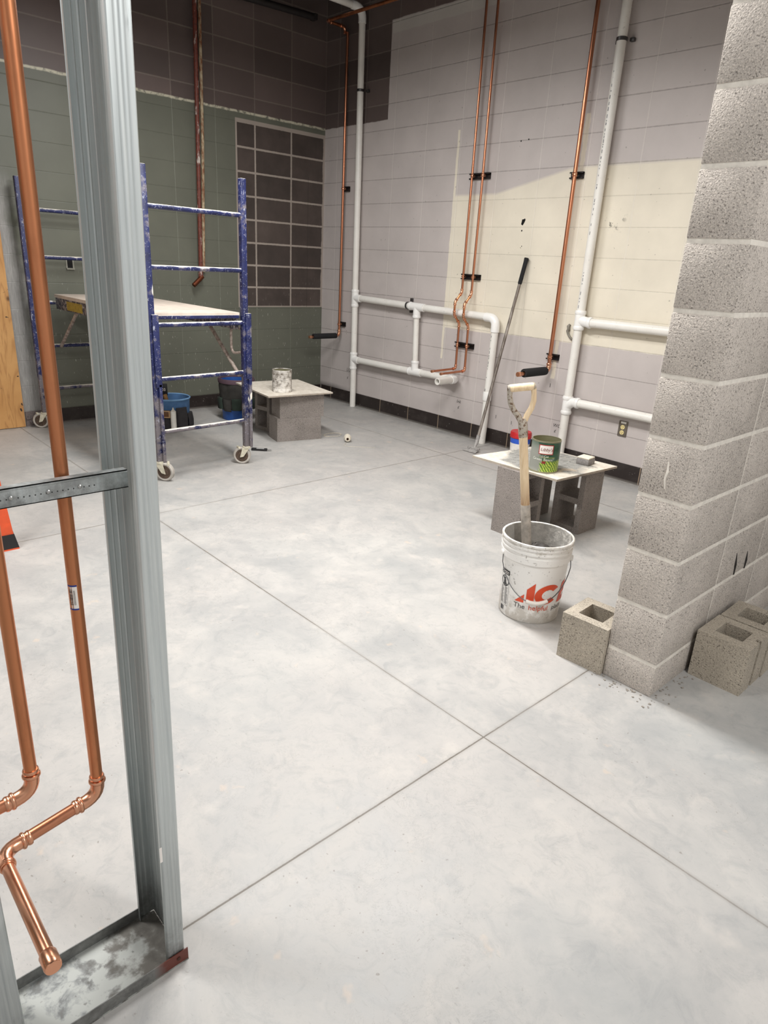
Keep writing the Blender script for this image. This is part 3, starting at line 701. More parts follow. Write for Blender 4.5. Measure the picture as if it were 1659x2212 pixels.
# ridged can
CX, CY, CZ = 1.411, -1.473, .4025
T = thing('tin_can', (CX, CY, CZ), 'large ridged tin can crusted with white plaster on the far board', 'can', 'tin cans on the work boards')
g = G('plastered_tin'); c = g.coord(); n = g.noise(c, 26, 5, .65)
col = g.mix(g.step(n, .46, .1), srgb(140, 132, 122), srgb(222, 218, 211)); mt = g.rng(n, .38, .45, .4, 0)
col = g.mix(g.mul(g.step(g.noise(c, 14, 4), .6, .03), .8), col, srgb(206, 202, 196)); col = g.mix(g.step(g.noise(c, 9, 3), .70, .02), col, srgb(70, 72, 84))
g.bump(n, .3, .004); M_PLT = g.set(Base_Color=col, Roughness=.6, Metallic=mt)
MB().lathe(can_prof(.078, .178, 14, .03, .145), (CX, CY, CZ), 48).build('can_body', [M_PLT], T)
MB().lathe([(.0735, .02), (.0735, .172)], (CX, CY, CZ), 48).build('can_inside', M_TIN, T)
MB().addf([(CX+.0795*math.cos(a), CY+.0795*math.sin(a), CZ+zz) for a, zz in ((-.95, .178), (-.75, .178), (-.78, .155), (-.9, .15))], [(0, 1, 2, 3)]).build('torn_flap', M_PLT, T, 0)

# green bean can
CX, CY, CZ, CR = 4.012, -1.503, .4025, .0785
T = thing('tin_can', (CX, CY, CZ), 'large open tin can with green vegetable label, mortar splashed, on the mortar board', 'can', 'tin cans on the work boards')
g = G('green_label'); c = g.coord(); x, y, z = g.sep(c)
azm = g.M('ARCTAN2', y, x); th = g.add(azm, 0.99)           # 0 = toward the camera, + to the right
n = g.noise(c, 30, 5, .65); nb = g.noise(c, 12, 4, .6)
col = g.mix(g.rng(nb, .35, .65), srgb(22, 68, 48), srgb(66, 104, 82))
bean = g.step(g.M('ABSOLUTE', g.M('SINE', g.add(g.mul(th, 16.0), g.add(g.mul(z, 150.0), g.mul(n, 7.0))))), .62, .12)
lowm = g.mul(g.inv(g.step(g.add(z, g.mul(g.sub(nb, .5), .03)), .07, .006)), g.step(th, -.35, .1))
bc = g.mix(bean, srgb(70, 112, 40), srgb(176, 196, 78)); col = g.mix(lowm, col, bc)
gold = g.mul(g.box(th, z, -.4, .75, .088, .0905, .0008), 1.0); col = g.mix(gold, col, srgb(170, 180, 80))
spl = g.mul(g.step(g.add(n, g.rng(th, -.9, .35, .34, -.16)), .60, .05), g.inv(g.step(z, .16, .04))); col = g.mix(g.mul(spl, .9), col, srgb(148, 148, 140))
spl2 = g.step(g.noise(c, 45, 4, .7), .66, .03); col = g.mix(g.mul(spl2, .6), col, srgb(186, 190, 184))
rimm = g.mx(g.step(z, .17, .001), g.inv(g.step(z, .009, .001))); col = g.mix(rimm, col, srgb(150, 146, 120))
M_GCAN = g.set(Base_Color=col, Roughness=g.rng(spl, 0, 1, .35, .85), Metallic=g.mul(rimm, .6))
MB().lathe(can_prof(CR, .178, 0, .03, .15), (CX, CY, CZ), 56).build('can_body', M_GCAN, T)
MB().lathe([(CR*.955, .02), (CR*.955, .173)], (CX, CY, CZ), 48).build('can_inside', M_TIN, T)
def wrap(cx, cy, rad, az, vs, fs, z0, u0=0.0):
    out = []
    for v in vs:
        zz = z0+v[1]; r_ = rad(zz) if callable(rad) else rad
        a = az+(u0+v[0])/(rad(z0) if callable(rad) else rad)
        out.append((cx+r_*math.cos(a), cy+r_*math.sin(a), zz))
    return out, fs
def gridrect(u0, u1, v0, v1, nu=12):
    vs = []; fs = []
    for i in range(nu+1):
        u = u0+(u1-u0)*i/nu; vs += [(u, v0), (u, v1)]
    for i in range(nu): fs.append((2*i, 2*i+2, 2*i+3, 2*i+1))
    return vs, fs
AZ = -0.99
def lab(name, mat, parent, cx, cy, rad, az, items, z0):
    mb = MB()
    for vs, fs, u0, dz in items:
        o, f = wrap(cx, cy, rad, az, vs, fs, z0+dz+CZB, u0); mb.addf(o, f)
    return mb.build(name, mat, parent, 0)
CZB = CZ
M_WHITE = simple('label_white', srgb(238, 232, 226), .4, 0, .03); M_LRED = simple('label_red', srgb(176, 42, 44), .4, 0, .08)
M_LDK = simple('label_dark_red', srgb(120, 20, 30), .4); M_LTXT = simple('label_text', srgb(226, 228, 216), .5)
c0 = MB()
lab('label_panel', M_LRED, T, CX, CY, CR+.0006, AZ, [gridrect(-.036, .044, -.006, .047)+(0, 0)], .112)
lab('label_panel', M_WHITE, T, CX, CY, CR+.0010, AZ, [gridrect(-.032, .040, -.002, .043)+(0, 0)], .112)
vs, fs = text_mesh("Libby's", .025, 0, .25); lab('label_lettering', M_LDK, T, CX, CY, CR+.0014, AZ, [(vs, fs, -.028, 0)], .125)
v1, f1 = text_mesh('Cut', .017); v2, f2 = text_mesh('Green Beans', .022)
lab('label_lettering', M_LTXT, T, CX, CY, CR+.0009, AZ, [(v1, f1, -.004, -.008), (v2, f2, -.068, -.027)], .098)
lab('label_picture', simple('barn_red', srgb(140, 44, 36), .5), T, CX, CY, CR+.0009, AZ, [gridrect(-.012, .008, 0, .013, 4)+(0, 0)], .055)
# crumpled mortar in front of the can on the board is part of the board material

# sanding sponge box
T = thing('sanding_sponge', (4.078, -1.172, .4025), 'small grey and cream sanding sponge on the mortar board right of the can', 'sponge')
MB().box((4.078, -1.177, .4205), (.078, .086, .036), .005, .1).build('sponge_body', simple('grey_grit', srgb(138, 134, 132), .9, 0, .25, 90, .4), T)
MB().box((4.078, -1.177, .4425), (.074, .082, .009), .004, .1).build('sponge_top', simple('cream_pad', srgb(222, 214, 198), .9, 0, .12, 60), T)

# red-lidded tub behind the bench
T = thing('plastic_tub', (2.93, -.22, 0), 'white plastic tub with blue band and red lid on the floor behind the mortar board', 'tub')
MB().lathe([(0, 0), (.07, 0), (.078, .14), (.078, .15), (.0, .15)], (2.93, -.22, 0), 40).build('tub_body', simple('tub_white', srgb(232, 228, 224), .4), T)
MB().lathe([(.0785, .145), (.0805, .205), (.0, .206)], (2.93, -.22, 0), 40).build('tub_band', simple('tub_blue', srgb(46, 92, 200), .4), T)
mb = MB(); mb.lathe([(.0815, .185), (.086, .19), (.085, .225), (.08, .235), (.0, .232)], (2.93, -.22, 0), 40)
mb.build('tub_lid', simple('tub_red', srgb(190, 40, 44), .4, 0, .2, 30), T)
T = MB().tube([(2.74, -.155, .004), (2.77, -.165, .006), (2.80, -.165, .005), (2.815, -.16, .008)], [.003, .005, .005, .002], 8).build('plastic_scrap', M_WHITE)
tag(T, 'curled white plastic scrap on the floor between scraper and tub', 'scrap')
T = MB().box((2.885, -.09, .008), (.08, .02, .012), .003, .3).build('wood_shim', simple('shim_wood', srgb(206, 176, 132), .7)); tag(T, 'thin tan wood shim on the floor against the black base behind the tub', 'shim')

# ------------------------------------------------------------------ bucket
BX, BY = 4.535, -2.27
brad = lambda z: .130+(.148-.130)*min(max(z, 0), .37)/.37
T = thing('plastic_bucket', (BX, BY, 0), 'white plastic bucket with red logo holding a shovel and wet mortar', 'bucket')
g = G('bucket_white'); c = g.coord(); x, y, z = g.sep(c); n = g.noise(c, 16, 6, .7); n2 = g.noise(c, 60, 4, .65)
dl = g.step(g.add(n, g.rng(z, 0, .17, .14, -.14)), .56, .07); du_ = g.step(g.add(n, g.rng(z, .28, .36, -.2, .05)), .56, .05)
col = g.mix(g.mul(g.mx(dl, du_), .55), srgb(235, 233, 229), srgb(164, 154, 138))
col = g.mix(g.mul(g.step(n2, .655, .02), .6), col, srgb(104, 95, 86))
M_BKT = g.set(Base_Color=col, Roughness=.4)
p = [(0, .004), (.12, .004), (.128, 0), (.132, .006)]
for zz in (.05, .1, .15, .2, .25, .278): p.append((brad(zz), zz))
p += [(.1445, .279), (.1515, .281), (.152, .309), (.1465, .311), (.1470, .322), (.1530, .324), (.153, .331), (.1475, .333), (.148, .343), (.1535, .345), (.1535, .352), (.148, .354), (.1485, .361), (.1545, .362), (.1545, .3695), (.1515, .372), (.145, .370), (.142, .34)]
MB().lathe(p, (BX, BY, 0), 72).build('bucket_body', M_BKT, T)
g = G('mortar_coated'); c = g.coord(); n = g.noise(c, 34, 6, .75); x, y, z = g.sep(c)
wh = g.mul(g.step(n, .56, .03), g.mul(g.step(x, .02, .08), g.step(z, .2, .05)))
col = g.mix(g.rng(n, .3, .7), srgb(150, 147, 142), srgb(188, 184, 177)); col = g.mix(g.mul(wh, .8), col, srgb(228, 224, 216)); g.bump(n, .6, .006)
M_COAT = g.set(Base_Color=col, Roughness=.85)
MB().lathe([(.115, .05), (.1425, .368)], (BX, BY, 0), 72).build('bucket_lining', M_COAT, T)
bm = bmesh.new(); bmesh.ops.create_grid(bm, x_segments=30, y_segments=30, size=.132)
for v in bm.verts:
    r_ = v.co.length
    if r_ > .1275: v.co *= .1275/r_
    v.co.z = .265+.058*math.exp(-((v.co.x-.03)**2+(v.co.y-.02)**2)/.005)+.012*math.sin(v.co.x*70)*math.cos(v.co.y*60)+random.uniform(-.004, .004)
bm.verts.index_update()
MB().frombm(bm, 0, Matrix.Translation((BX, BY, 0))).build('wet_mortar', simple('wet_mortar_grey', srgb(84, 80, 77), .7, 0, .3, 60, .8), T)
BAZ = math.radians(-57.3)
# handle ears + bail
M_WIRE = simple('bail_wire', srgb(120, 120, 122), .35, .9)
mb = MB()
ears = []
for dth in (-1.12, 1.42):
    a = BAZ+dth; ears.append(Vector((BX+.156*math.cos(a), BY+.156*math.sin(a), .292)))
    MB().lathe([(0, 0), (.012, 0), (.012, .012), (0, .013)], (BX+.147*math.cos(a), BY+.147*math.sin(a), .292), 14, Matrix.Rotation(a, 3, 'Z') @ Matrix.Rotation(PI/2, 3, 'Y')).build('bail_ear', M_BKT, T)
path = []
N = 22
for i in range(N+1):
    t = i/N; a = BAZ-1.12+2.54*t; zz = .292-.178*math.sin(PI*min(max(t, 0), 1))**.8
    rr = .158 if 0 < i < N else .15
    path.append((BX+rr*math.cos(a), BY+rr*math.sin(a), zz))
bl = MB().tube(path, .0021, 8).build('bail', M_WIRE, T)
gi = [path[i] for i in range(9, 15)]
MB().tube([Vector(q)+Vector((.0, .0, 0)) for q in gi], .0085, 14).build('bail_grip', simple('grip_white', srgb(226, 220, 212), .5, 0, .1), bl)
# logo lettering
RB = lambda z: brad(z)+.0012
def flat(name, mat, items, z0, rad=RB):
    mb = MB()
    for vs, fs, u0, dz in items:
        o, f = wrap(BX, BY, rad, BAZ, vs, fs, z0+dz, u0); mb.addf(o, f)
    return mb.build(name, mat, T, 0)
def dice(poly, n=14):      # slice a convex polygon into vertical strips so it bends round the pail
    us = [q[0] for q in poly]; a, b = min(us), max(us); vs = []; fs = []
    def span(u):
        hit = []
        for i in range(len(poly)):
            p0, p1 = poly[i], poly[(i+1) % len(poly)]
            if abs(p1[0]-p0[0]) < 1e-9:
                if abs(u-p0[0]) < 1e-7: hit += [p0[1], p1[1]]
                continue
            t = (u-p0[0])/(p1[0]-p0[0])
            if -1e-7 <= t <= 1+1e-7: hit.append(p0[1]+t*(p1[1]-p0[1]))
        return min(hit), max(hit)
    for i in range(n+1):
        u = a+(b-a)*i/n; lo, hi = span(min(max(u, a+1e-6), b-1e-6)); vs += [(u, lo), (u, hi)]
    for i in range(n): fs.append((2*i, 2*i+2, 2*i+3, 2*i+1))
    return vs, fs
M_ACE = simple('logo_red', srgb(214, 78, 44), .45, 0, .06)
A1 = [(-.064, 0), (-.023, 0), (-.023, .041)]
A2 = [(-.014, 0), (.019, 0), (.019, .1), (-.014, .066)]
items = [dice(A1)+(0, 0), dice(A2)+(0, 0)]
# C : thick slanted arc
vsC = []; fsC = []
nC = 24
for i in range(nC+1):
    a = math.radians(38+ (322-38)*i/nC)
    for rx, rz_ in ((.056, .047), (.026, .023)):
        zz = .047+rz_*math.sin(a); uu = .077+rx*math.cos(a)+.20*(zz-.047); vsC.append((uu, zz))
for i in range(nC): fsC.append((2*i, 2*i+1, 2*i+3, 2*i+2))
items.append((vsC, fsC, 0, 0))
for poly in ([(.134, 0), (.162, 0), (.182, .094), (.154, .094)], [(.162, 0), (.22, 0), (.224, .02), (.166, .02)], [(.17, .038), (.222, .038), (.226, .057), (.174, .057)], [(.178, .075), (.234, .075), (.238, .094), (.182, .094)]):
    items.append(dice(poly, 8)+(0, 0))
flat('logo_lettering', M_ACE, items, .098)
v1, f1 = text_mesh('The', .033); v2, f2 = text_mesh('helpful', .033); v3, f3 = text_mesh('place.', .033)
M_GRT = simple('slogan_grey', srgb(88, 82, 80), .5)
flat('slogan_lettering', M_GRT, [(v1, f1, -.066, 0)], .068); flat('slogan_lettering', M_GRT, [(v3, f3, .107, 0)], .068)
flat('slogan_lettering', M_ACE, [(v2, f2, .0, 0)], .068)
# warning panel
WU = -.152
it = [gridrect(WU, WU+.054, .178, .2)+(0, 0)]
flat('warning_panel', simple('panel_black', srgb(30, 30, 32), .5), it, 0.02)
it = [gridrect(WU+.004, WU+.05, .190, .193)+(0, 0), gridrect(WU+.006, WU+.048, .183, .186)+(0, 0)]
flat('warning_panel_text', M_WHITE, it, 0.02, lambda z: RB(z)+.0006)
it = []
def ring(cu, cz, r0, r1, n=28):
    vs = []; fs = []
    for i in range(n):
        a = 2*PI*i/n; vs += [(cu+r0*math.cos(a), cz+r0*math.sin(a)), (cu+r1*math.cos(a), cz+r1*math.sin(a))]
    for i in range(n): j = (i+1) % n; fs.append((2*i, 2*i+1, 2*j+1, 2*j))
    return vs, fs
it.append(ring(WU+.027, .145, .0215, .0255)+(0, 0)); it.append(dice([(WU+.010, .163), (WU+.014, .166), (WU+.044, .127), (WU+.040, .124)], 6)+(0, 0))
it.append(ring(WU+.027, .158, 0, .0055, 12)+(0, 0)); it.append(dice([(WU+.02, .152), (WU+.034, .152), (WU+.036, .132), (WU+.018, .132)], 6)+(0, 0))
it.append(dice([(WU+.016, .132), (WU+.038, .132), (WU+.041, .126), (WU+.013, .126)], 6)+(0, 0))
zz = .115
while zz > .035:
    for (a, b) in ((.003, .024), (.029, .05)):
        e = random.uniform(0, .006); it.append(gridrect(WU+a, WU+b-e, zz, zz+.0019, 4)+(0, 0))
    zz -= .0052
for s in ((0, .001), (.0535, .0545)): it.append(gridrect(WU+s[0], WU+s[1], .03, .178, 1)+(0, 0))
it.append(gridrect(WU, WU+.0545, .03, .031)+(0, 0))
it += [gridrect(WU+.006, WU+.022, .001, .024, 4)+(0, 0), gridrect(WU+.024, WU+.027, .001, .024, 1)+(0, 0), gridrect(WU+.029, WU+.031, .001, .024, 1)+(0, 0)]
flat('warning_panel_print', simple('panel_print', srgb(52, 52, 55), .5), it, .02)

# ------------------------------------------------------------------ shovel
S0 = Vector((4.463, -2.244, .30)); S1 = Vector((4.403, -2.287, .783)); ax = (S1-S0).normalized()
at_z = lambda z: S0+ax*((z-.30)/ax.z)
T = thing('shovel', tuple(at_z(.06)), 'wooden D-handled shovel standing in the mortar bucket', 'shovel')
g = G('shaft_wood'); c = g.coord(); n = g.noise(g.scale(c, (9, 9, .6)), 9, 5, .6, .5); x, y, z = g.sep(c)
col = g.mix(g.rng(n, .35, .65), srgb(214, 188, 150), srgb(238, 218, 186)); lo = g.mul(g.inv(g.rng(z, .42, .54)), g.rng(n, .3, .6)); col = g.mix(g.mul(lo, .8), col, srgb(150, 106, 62))
M_WOOD = g.set(Base_Color=col, Roughness=.5)
MB().tube([at_z(.47), at_z(.785)], [.0195, .0185]).build('shaft', M_WOOD, T)
g = G('spotted_steel'); c = g.coord(); n = g.noise(c, 60, 5, .7); col = g.mix(g.step(n, .55, .04), srgb(176, 168, 156), srgb(108, 84, 66)); M_SPOT = g.set(Base_Color=col, Roughness=.6, Metallic=.25)
sk = MB().tube([at_z(.24), at_z(.47), at_z(.476)], [.0215, .0215, .020]).build('socket', simple('ferrule_grey', srgb(182, 174, 164), .7, .2, .25, 40, .4), T)
MB().cyl(at_z(.43)+Vector((.012, -.014, 0)), at_z(.43)+Vector((.017, -.019, 0)), .004, seg=8).build('rivet', M_SPOT, sk)
rt = Vector((.672, .738, .053)).normalized(); rt = (rt-ax*rt.dot(ax)).normalized()
bl_n = rt.cross(ax).normalized()
mb = MB(); rows = []
for i in range(9):
    t = i/8; z_ = .25-.2*t; w = .058*(1-.15*max(0, t-.6)) if t > .08 else .03
    for j in range(9):
        s = (j-4)/4; rows.append(at_z(z_)+rt*(w*s)+bl_n*(.016*(1-s*s)))
mb.addf(rows, [(i*9+j, i*9+j+1, i*9+j+10, i*9+j+9) for i in range(8) for j in range(8)]); mb.build('blade', M_SPOT, T, 60, .0025)
yk = at_z(.78); gm = Vector((4.389, -2.299, .984)); h = .0505
mb = MB(); mb.tube([yk-ax*.005, yk+ax*.03, yk+ax*.06, yk+ax*.075], [.020, .0205, .0195, .014])
mb.build('yoke', M_SPOT, T)
for s, mt in ((-1, M_SPOT), (1, M_WOOD)):
    pts = [yk+ax*.055+rt*s*.006, yk+ax*.085+rt*s*.018, yk+ax*.115+rt*s*.038, yk+ax*.145+rt*s*(h-.002), yk+ax*.175+rt*s*h, yk+ax*.21+rt*s*(h-.002)]
    MB().tube(pts, [.011, .0125, .012, .0115, .011, .012], 14).build('fork_arm', [mt], T)
gc = yk+ax*.205
MB().tube([gc-rt*.052, gc-rt*.045, gc+rt*.045, gc+rt*.052], [.014, .0165, .0165, .014], 18).build('grip', M_WOOD, T)
for q in (-1, 1): MB().tube([gc+rt*q*.05, gc+rt*q*.058], [.0175, .012], 12).build('grip_ferrule', M_SPOT, T)

# ------------------------------------------------------------------ scaffold
g = G('blue_scaffold_paint'); c = g.coord(); nz = g.sep(g.geo('Normal'))[2]
n = g.noise(g.scale(c, (1, 1, .45)), 46, 5, .7); n2 = g.noise(c, 14, 4, .6); n3 = g.noise(g.scale(c, (1, 1, .4)), 9, 3, .5)
sp = g.mx(g.step(n, .64, .03), g.step(g.noise(c, 120, 3, .6), .66, .02)); up = g.step(g.add(nz, g.mul(g.sub(n2, .5), 1.6)), .62, .1); big = g.step(n3, .70, .012)
zw = g.sep(c)[2]; lowz = g.rng(zw, .25, .75, .22, 0)
grey = g.step(g.add(n2, lowz), .62, .06)
col = g.mix(g.rng(n2, .3, .7), srgb(20, 25, 64), srgb(33, 44, 100))
col = g.mix(g.mul(grey, .75), col, srgb(128, 120, 116)); col = g.mix(g.mul(sp, .75), col, srgb(180, 184, 200))
col = g.mix(g.mx(up, big), col, srgb(226, 221, 210))
g.bump(g.mx(sp, g.mx(up, big)), .35, .004); M_BLUE = g.set(Base_Color=col, Roughness=.5)
M_DECKW = simple('dusty_deck', srgb(204, 191, 178), .85, 0, .1, 14, .2)
g = G('deck_beam'); c = g.coord(); n = g.noise(c, 34, 5, .7); col = g.mix(g.step(n, .56, .06), srgb(62, 60, 70), srgb(176, 168, 165)); M_BEAM = g.set(Base_Color=col, Roughness=.6)
g = G('brace_steel'); n = g.noise(g.coord(), 40, 5, .7); M_BRACE = g.set(Base_Color=g.mix(g.rng(n, .4, .6), srgb(128, 112, 104), srgb(178, 165, 155)), Roughness=.6, Metallic=.2)
M_CREAM = simple('caster_cream', srgb(206, 200, 180), .55, .1, .2, 40); M_TREAD = simple('caster_tread', srgb(176, 170, 162), .7, 0, .2, 30)
M_HUB = simple('caster_hub', srgb(84, 68, 56), .7, .1, .4, 60)
T = thing('scaffold', (1.0, -2.45, 0), 'blue rolling scaffold splattered with white plaster behind the steel stud', 'scaffold')
def post(x, y, sl):
    mb = MB(); mb.bx(x-.02, x+.02, y-.02, y+.02, .125, 1.895, .004)
    o = mb.build('post', M_BLUE, T)
    MB().bx(x+sl*.012-.024, x+sl*.012+.024, y-.005, y+.036, .62, 1.065, .003).build('slide_sleeve', M_BLUE, o)
    MB().bx(x+sl*.02-.004, x+sl*.02+.016, y+.012, y+.034, .125, .64, .003).build('lower_leg', M_BLUE, o)
def caster(x, y, az, lbl=None):
    d = Vector((math.cos(az), math.sin(az), 0)); sd = Vector((-d.y, d.x, 0)); c0 = Vector((x, y, 0))
    hub = c0-d*.035; hub.z = .0625
    o = MB().tube([c0+Vector((0, 0, .12)), c0+Vector((0, 0, .132))], .032, 18).tube([c0+Vector((0, 0, .13)), c0+Vector((0, 0, .2))], .014, 12).build('caster', M_CREAM, T)
    fk = MB()
    for s in (-1, 1):
        q = sd*s*.022
        a_, b_, c_, e_ = c0+q+d*.022+Vector((0, 0, .122)), c0+q-d*.028+Vector((0, 0, .122)), hub+q-d*.012-Vector((0, 0, .012)), hub+q+d*.014-Vector((0, 0, .006))
        w = sd*.003
        fk.addf([a_-w, b_-w, c_-w, e_-w, a_+w, b_+w, c_+w, e_+w], [(0, 1, 2, 3), (7, 6, 5, 4), (0, 4, 5, 1), (1, 5, 6, 2), (2, 6, 7, 3), (3, 7, 4, 0)])
    fk.tube([c0-d*.05+Vector((0, 0, .122))-sd*.02, c0-d*.07+Vector((0, 0, .118))+sd*.02], .009, 8)
    fk.build('caster_fork', M_CREAM, o)
    axm = Matrix((tuple(d), (0, 0, 1), tuple(sd))).transposed()
    MB().lathe([(.046, -.015), (.056, -.017), (.0625, -.010), (.0625, .010), (.056, .017), (.046, .015)], hub, 32, axm).build('wheel_tread', M_TREAD, o)
    MB().lathe([(0, -.017), (.014, -.017), (.016, -.012), (.030, -.010), (.034, -.014), (.047, -.014), (.047, .014), (.034, .014), (.030, .010), (.016, .012), (.014, .017), (0, .017)], hub, 28, axm).build('wheel_hub', M_HUB, o)
PR, PL_, FR, FL_ = (1.876, -2.10), (1.918, -2.785), (.115, -2.255), (.118, -2.94)
for (x, y), sl in ((PR, 1), (PL_, 1), (FR, -1), (FL_, -1)): post(x, y, sl)
caster(PR[0]+.005, PR[1], math.atan2(.75, .62)); caster(PL_[0], PL_[1], math.atan2(-.55, -.7)); caster(FR[0], FR[1], 1.2); caster(FL_[0], FL_[1], 1.0)
for (a, b) in ((PR, PL_), (FR, FL_)):
    for z_ in (1.677, 1.338, 1.0, .665, .322):
        MB().cyl((a[0], a[1]-.015, z_), (b[0], b[1]+.015, z_), .0145, seg=14).build('rung', M_BLUE, T)
dk = MB().bx(.145, 1.862, -2.775, -2.125, 1.042, 1.068, .004)
dko = dk.build('platform', [M_DECKW], T)
for y_ in (-2.768, -2.155): MB().bx(.15, 1.85, y_, y_+.025, .955, 1.046, .003).build('side_beam', M_BEAM, T)
MB().bx(1.835, 1.868, -2.76, -2.13, 1.03, 1.052, .003).build('platform_lip', M_BLUE, T)
mb = MB().bx(.40, .72, -2.7705, -2.7682, .965, 1.03); lb = mb.build('warning_sticker', simple('sticker_yellow', srgb(160, 136, 44), .5, 0, .3, 60), T, 0)
MB().tube([(1.45, -2.14, .96), (1.84, -2.125, .64)], .013, 10).build('diagonal_brace', M_BRACE, T)
MB().tube([(.55, -2.14, .96), (.14, -2.125, .64)], .013, 10).build('diagonal_brace', M_BRACE, T)
MB().tube([(.55, -2.75, .96), (.14, -2.76, .66)], .013, 10).build('diagonal_brace', M_BRACE, T)
MB().tube([(1.85, -2.115, .96)]+arc((1.80, -2.13, .965), (1.77, -2.14, .96), (1.765, -2.14, .93))+arc((1.765, -2.14, .84), (1.765, -2.14, .79), (1.80, -2.13, .79))+[(1.85, -2.115, .80)], .009, 10).build('locking_handle', M_BRACE, T)

# ------------------------------------------------------------------ tool bags
T = thing('tool_bag', (.60, -2.06, 0), 'blue and black tool bag stuffed with hand tools under the scaffold', 'tool bag')
M_BAGB = simple('bag_blue', srgb(70, 106, 148), .85, 0, .18, 18, .3); M_BAGK = simple('bag_black', srgb(42, 40, 42), .85, 0, .3, 20, .4)
MB().lathe([(0, .01), (.13, .0), (.145, .03), (.15, .15), (.155, .255), (.158, .265), (.150, .265), (.146, .15), (.14, .06), (0, .05)], (.6, -2.06, 0), 36).build('bag_body', M_BAGB, T)
MB().lathe([(.16, .258), (.163, .266), (.158, .272), (.152, .266)], (.6, -2.06, 0), 36).build('bag_rim', simple('rim_blue', srgb(110, 150, 190), .7), T)
for dth, w, hh in ((-1.35, .42, .175), (-.62, .36, .18), (.1, .4, .2), (.85, .45, .14), (-2.1, .45, .15)):
    mb = MB(); vs = []; nn = 9
    for k, (zz, rr) in enumerate(((.004, .155), (.03, .185), (hh*.6, .185), (hh, .175), (hh, .15), (.004, .14))):
        for j in range(nn):
            s = (j-(nn-1)/2)/((nn-1)/2); a = dth+s*w/1.25; r_ = rr-.012*s*s if k < 4 else rr
            vs.append((.6+r_*math.cos(a), -2.06+r_*math.sin(a), zz))
    fs = [(k*nn+j, k*nn+j+1, (k+1)*nn+j+1, (k+1)*nn+j) for k in range(5) for j in range(nn-1)]
    mb.addf(vs, fs); mb.build('pocket', M_BAGK, T)
mb = MB()
a = -.72; q = Vector((.6+.192*math.cos(a), -2.06+.192*math.sin(a), 0)); tz = Vector((-math.sin(a), math.cos(a), 0))
pch = MB().box(q+Vector((0, 0, .155)), (.008, .085, .062), .003, a).build('pouch_frame', simple('pouch_tan', srgb(172, 140, 104), .7), T)
MB().box(q+Vector((math.cos(a)*.005, math.sin(a)*.005, .156)), (.003, .062, .042), .001, a).build('pouch_window', simple('pouch_amber', srgb(92, 58, 26), .4), pch)
def tool(name, p0, p1, r, mat, lbl, cat, extra=None):
    o = MB().tube([p0, p1], r, 12).build(name, mat); tag(o, lbl, cat); return o
a = -.38; q = Vector((.6+.205*math.cos(a), -2.06+.205*math.sin(a), 0))
T2 = thing('caulk_tube', tuple(q+Vector((0, 0, .02))), 'white caulk tube standing in a pocket of the blue tool bag', 'caulk tube')
MB().tube([q+Vector((0, 0, .02)), q+Vector((0, 0, .185))], .023, 18).build('tube_body', simple('caulk_white', srgb(222, 220, 212), .5), T2)
MB().tube([q+Vector((0, 0, .185)), q+Vector((0, 0, .2)), q+Vector((0, 0, .215))], [.02, .008, .005], 12).build('nozzle', simple('caulk_nozzle', srgb(200, 196, 186), .5), T2)
tool('chisel_handle', (.60, -2.13, .1), (.60, -2.185, .325), .014, M_WOOD, 'tan wooden tool handle leaning out of the blue tool bag, leftmost', 'hand tool')
tool('hammer_handle', (.64, -2.08, .1), (.665, -2.14, .30), .016, simple('handle_tan', srgb(176, 134, 86), .6), 'short brown wooden tool handle at the near rim of the blue tool bag', 'hand tool')
T2 = thing('putty_knife', (.55, -2.1, .12), 'black putty knife with pale numbers sticking up from the blue tool bag', 'putty knife')
MB().box((.55, -2.1, .2), (.004, .03, .16), .001, .6).build('handle', M_BAGK, T2)
MB().box((.55, -2.1, .325), (.004, .07, .1), .004, -.75).build('card', simple('card_black', srgb(28, 28, 30), .5), T2)
vs, fs = text_mesh('203', .034); Rm = Matrix.Rotation(-.75, 3, 'Z')
MB().addf([Vector((.55, -2.1, .312))+Rm @ Vector((.0028, v.x-.03, v.y)) for v in vs], fs).build('numerals', M_WHITE, T2, 0)

T = thing('tool_bucket', (.55, -1.39, 0), 'blue bucket wrapped in a black pocketed tool organizer by the left wall', 'bucket')
MB().lathe([(0, .0), (.128, 0), (.13, .005), (.148, .36), (.14, .36), (.125, .02), (0, .015)], (.55, -1.39, 0), 44).build('bucket_body', simple('bucket_blue', srgb(34, 84, 160), .45), T)
M_ORG = simple('organizer_black', srgb(50, 48, 45), .9, 0, .3, 14, .5); M_ORGG = simple('organizer_green', srgb(44, 56, 48), .9, 0, .3, 14, .4); M_PURP = simple('organizer_trim', srgb(86, 66, 76), .8)
prof = [(.147, .1), (.158, .13), (.154, .2), (.16, .3), (.158, .345)]
mb = MB(); vs = []; nn = 60
for r_, z_ in prof:
    for k in range(nn): a = 2*PI*k/nn; rr = r_+.004*math.sin(7*a)+.003*math.sin(13*a+z_*40); vs.append((.55+rr*math.cos(a), -1.39+rr*math.sin(a), z_))
mb.addf(vs, [(i*nn+k, i*nn+(k+1) % nn, (i+1)*nn+(k+1) % nn, (i+1)*nn+k) for i in range(4) for k in range(nn)]); mb.build('organizer', M_ORG, T)
MB().lathe([(.150, .335), (.165, .338), (.168, .362), (.160, .378), (.146, .372), (.144, .33)], (.55, -1.39, 0), 44).build('organizer_rim', M_PURP, T)
MB().lathe([(.142, .30), (.12, .30), (.0, .28)], (.55, -1.39, 0), 32).build('lining', M_ORG, T)
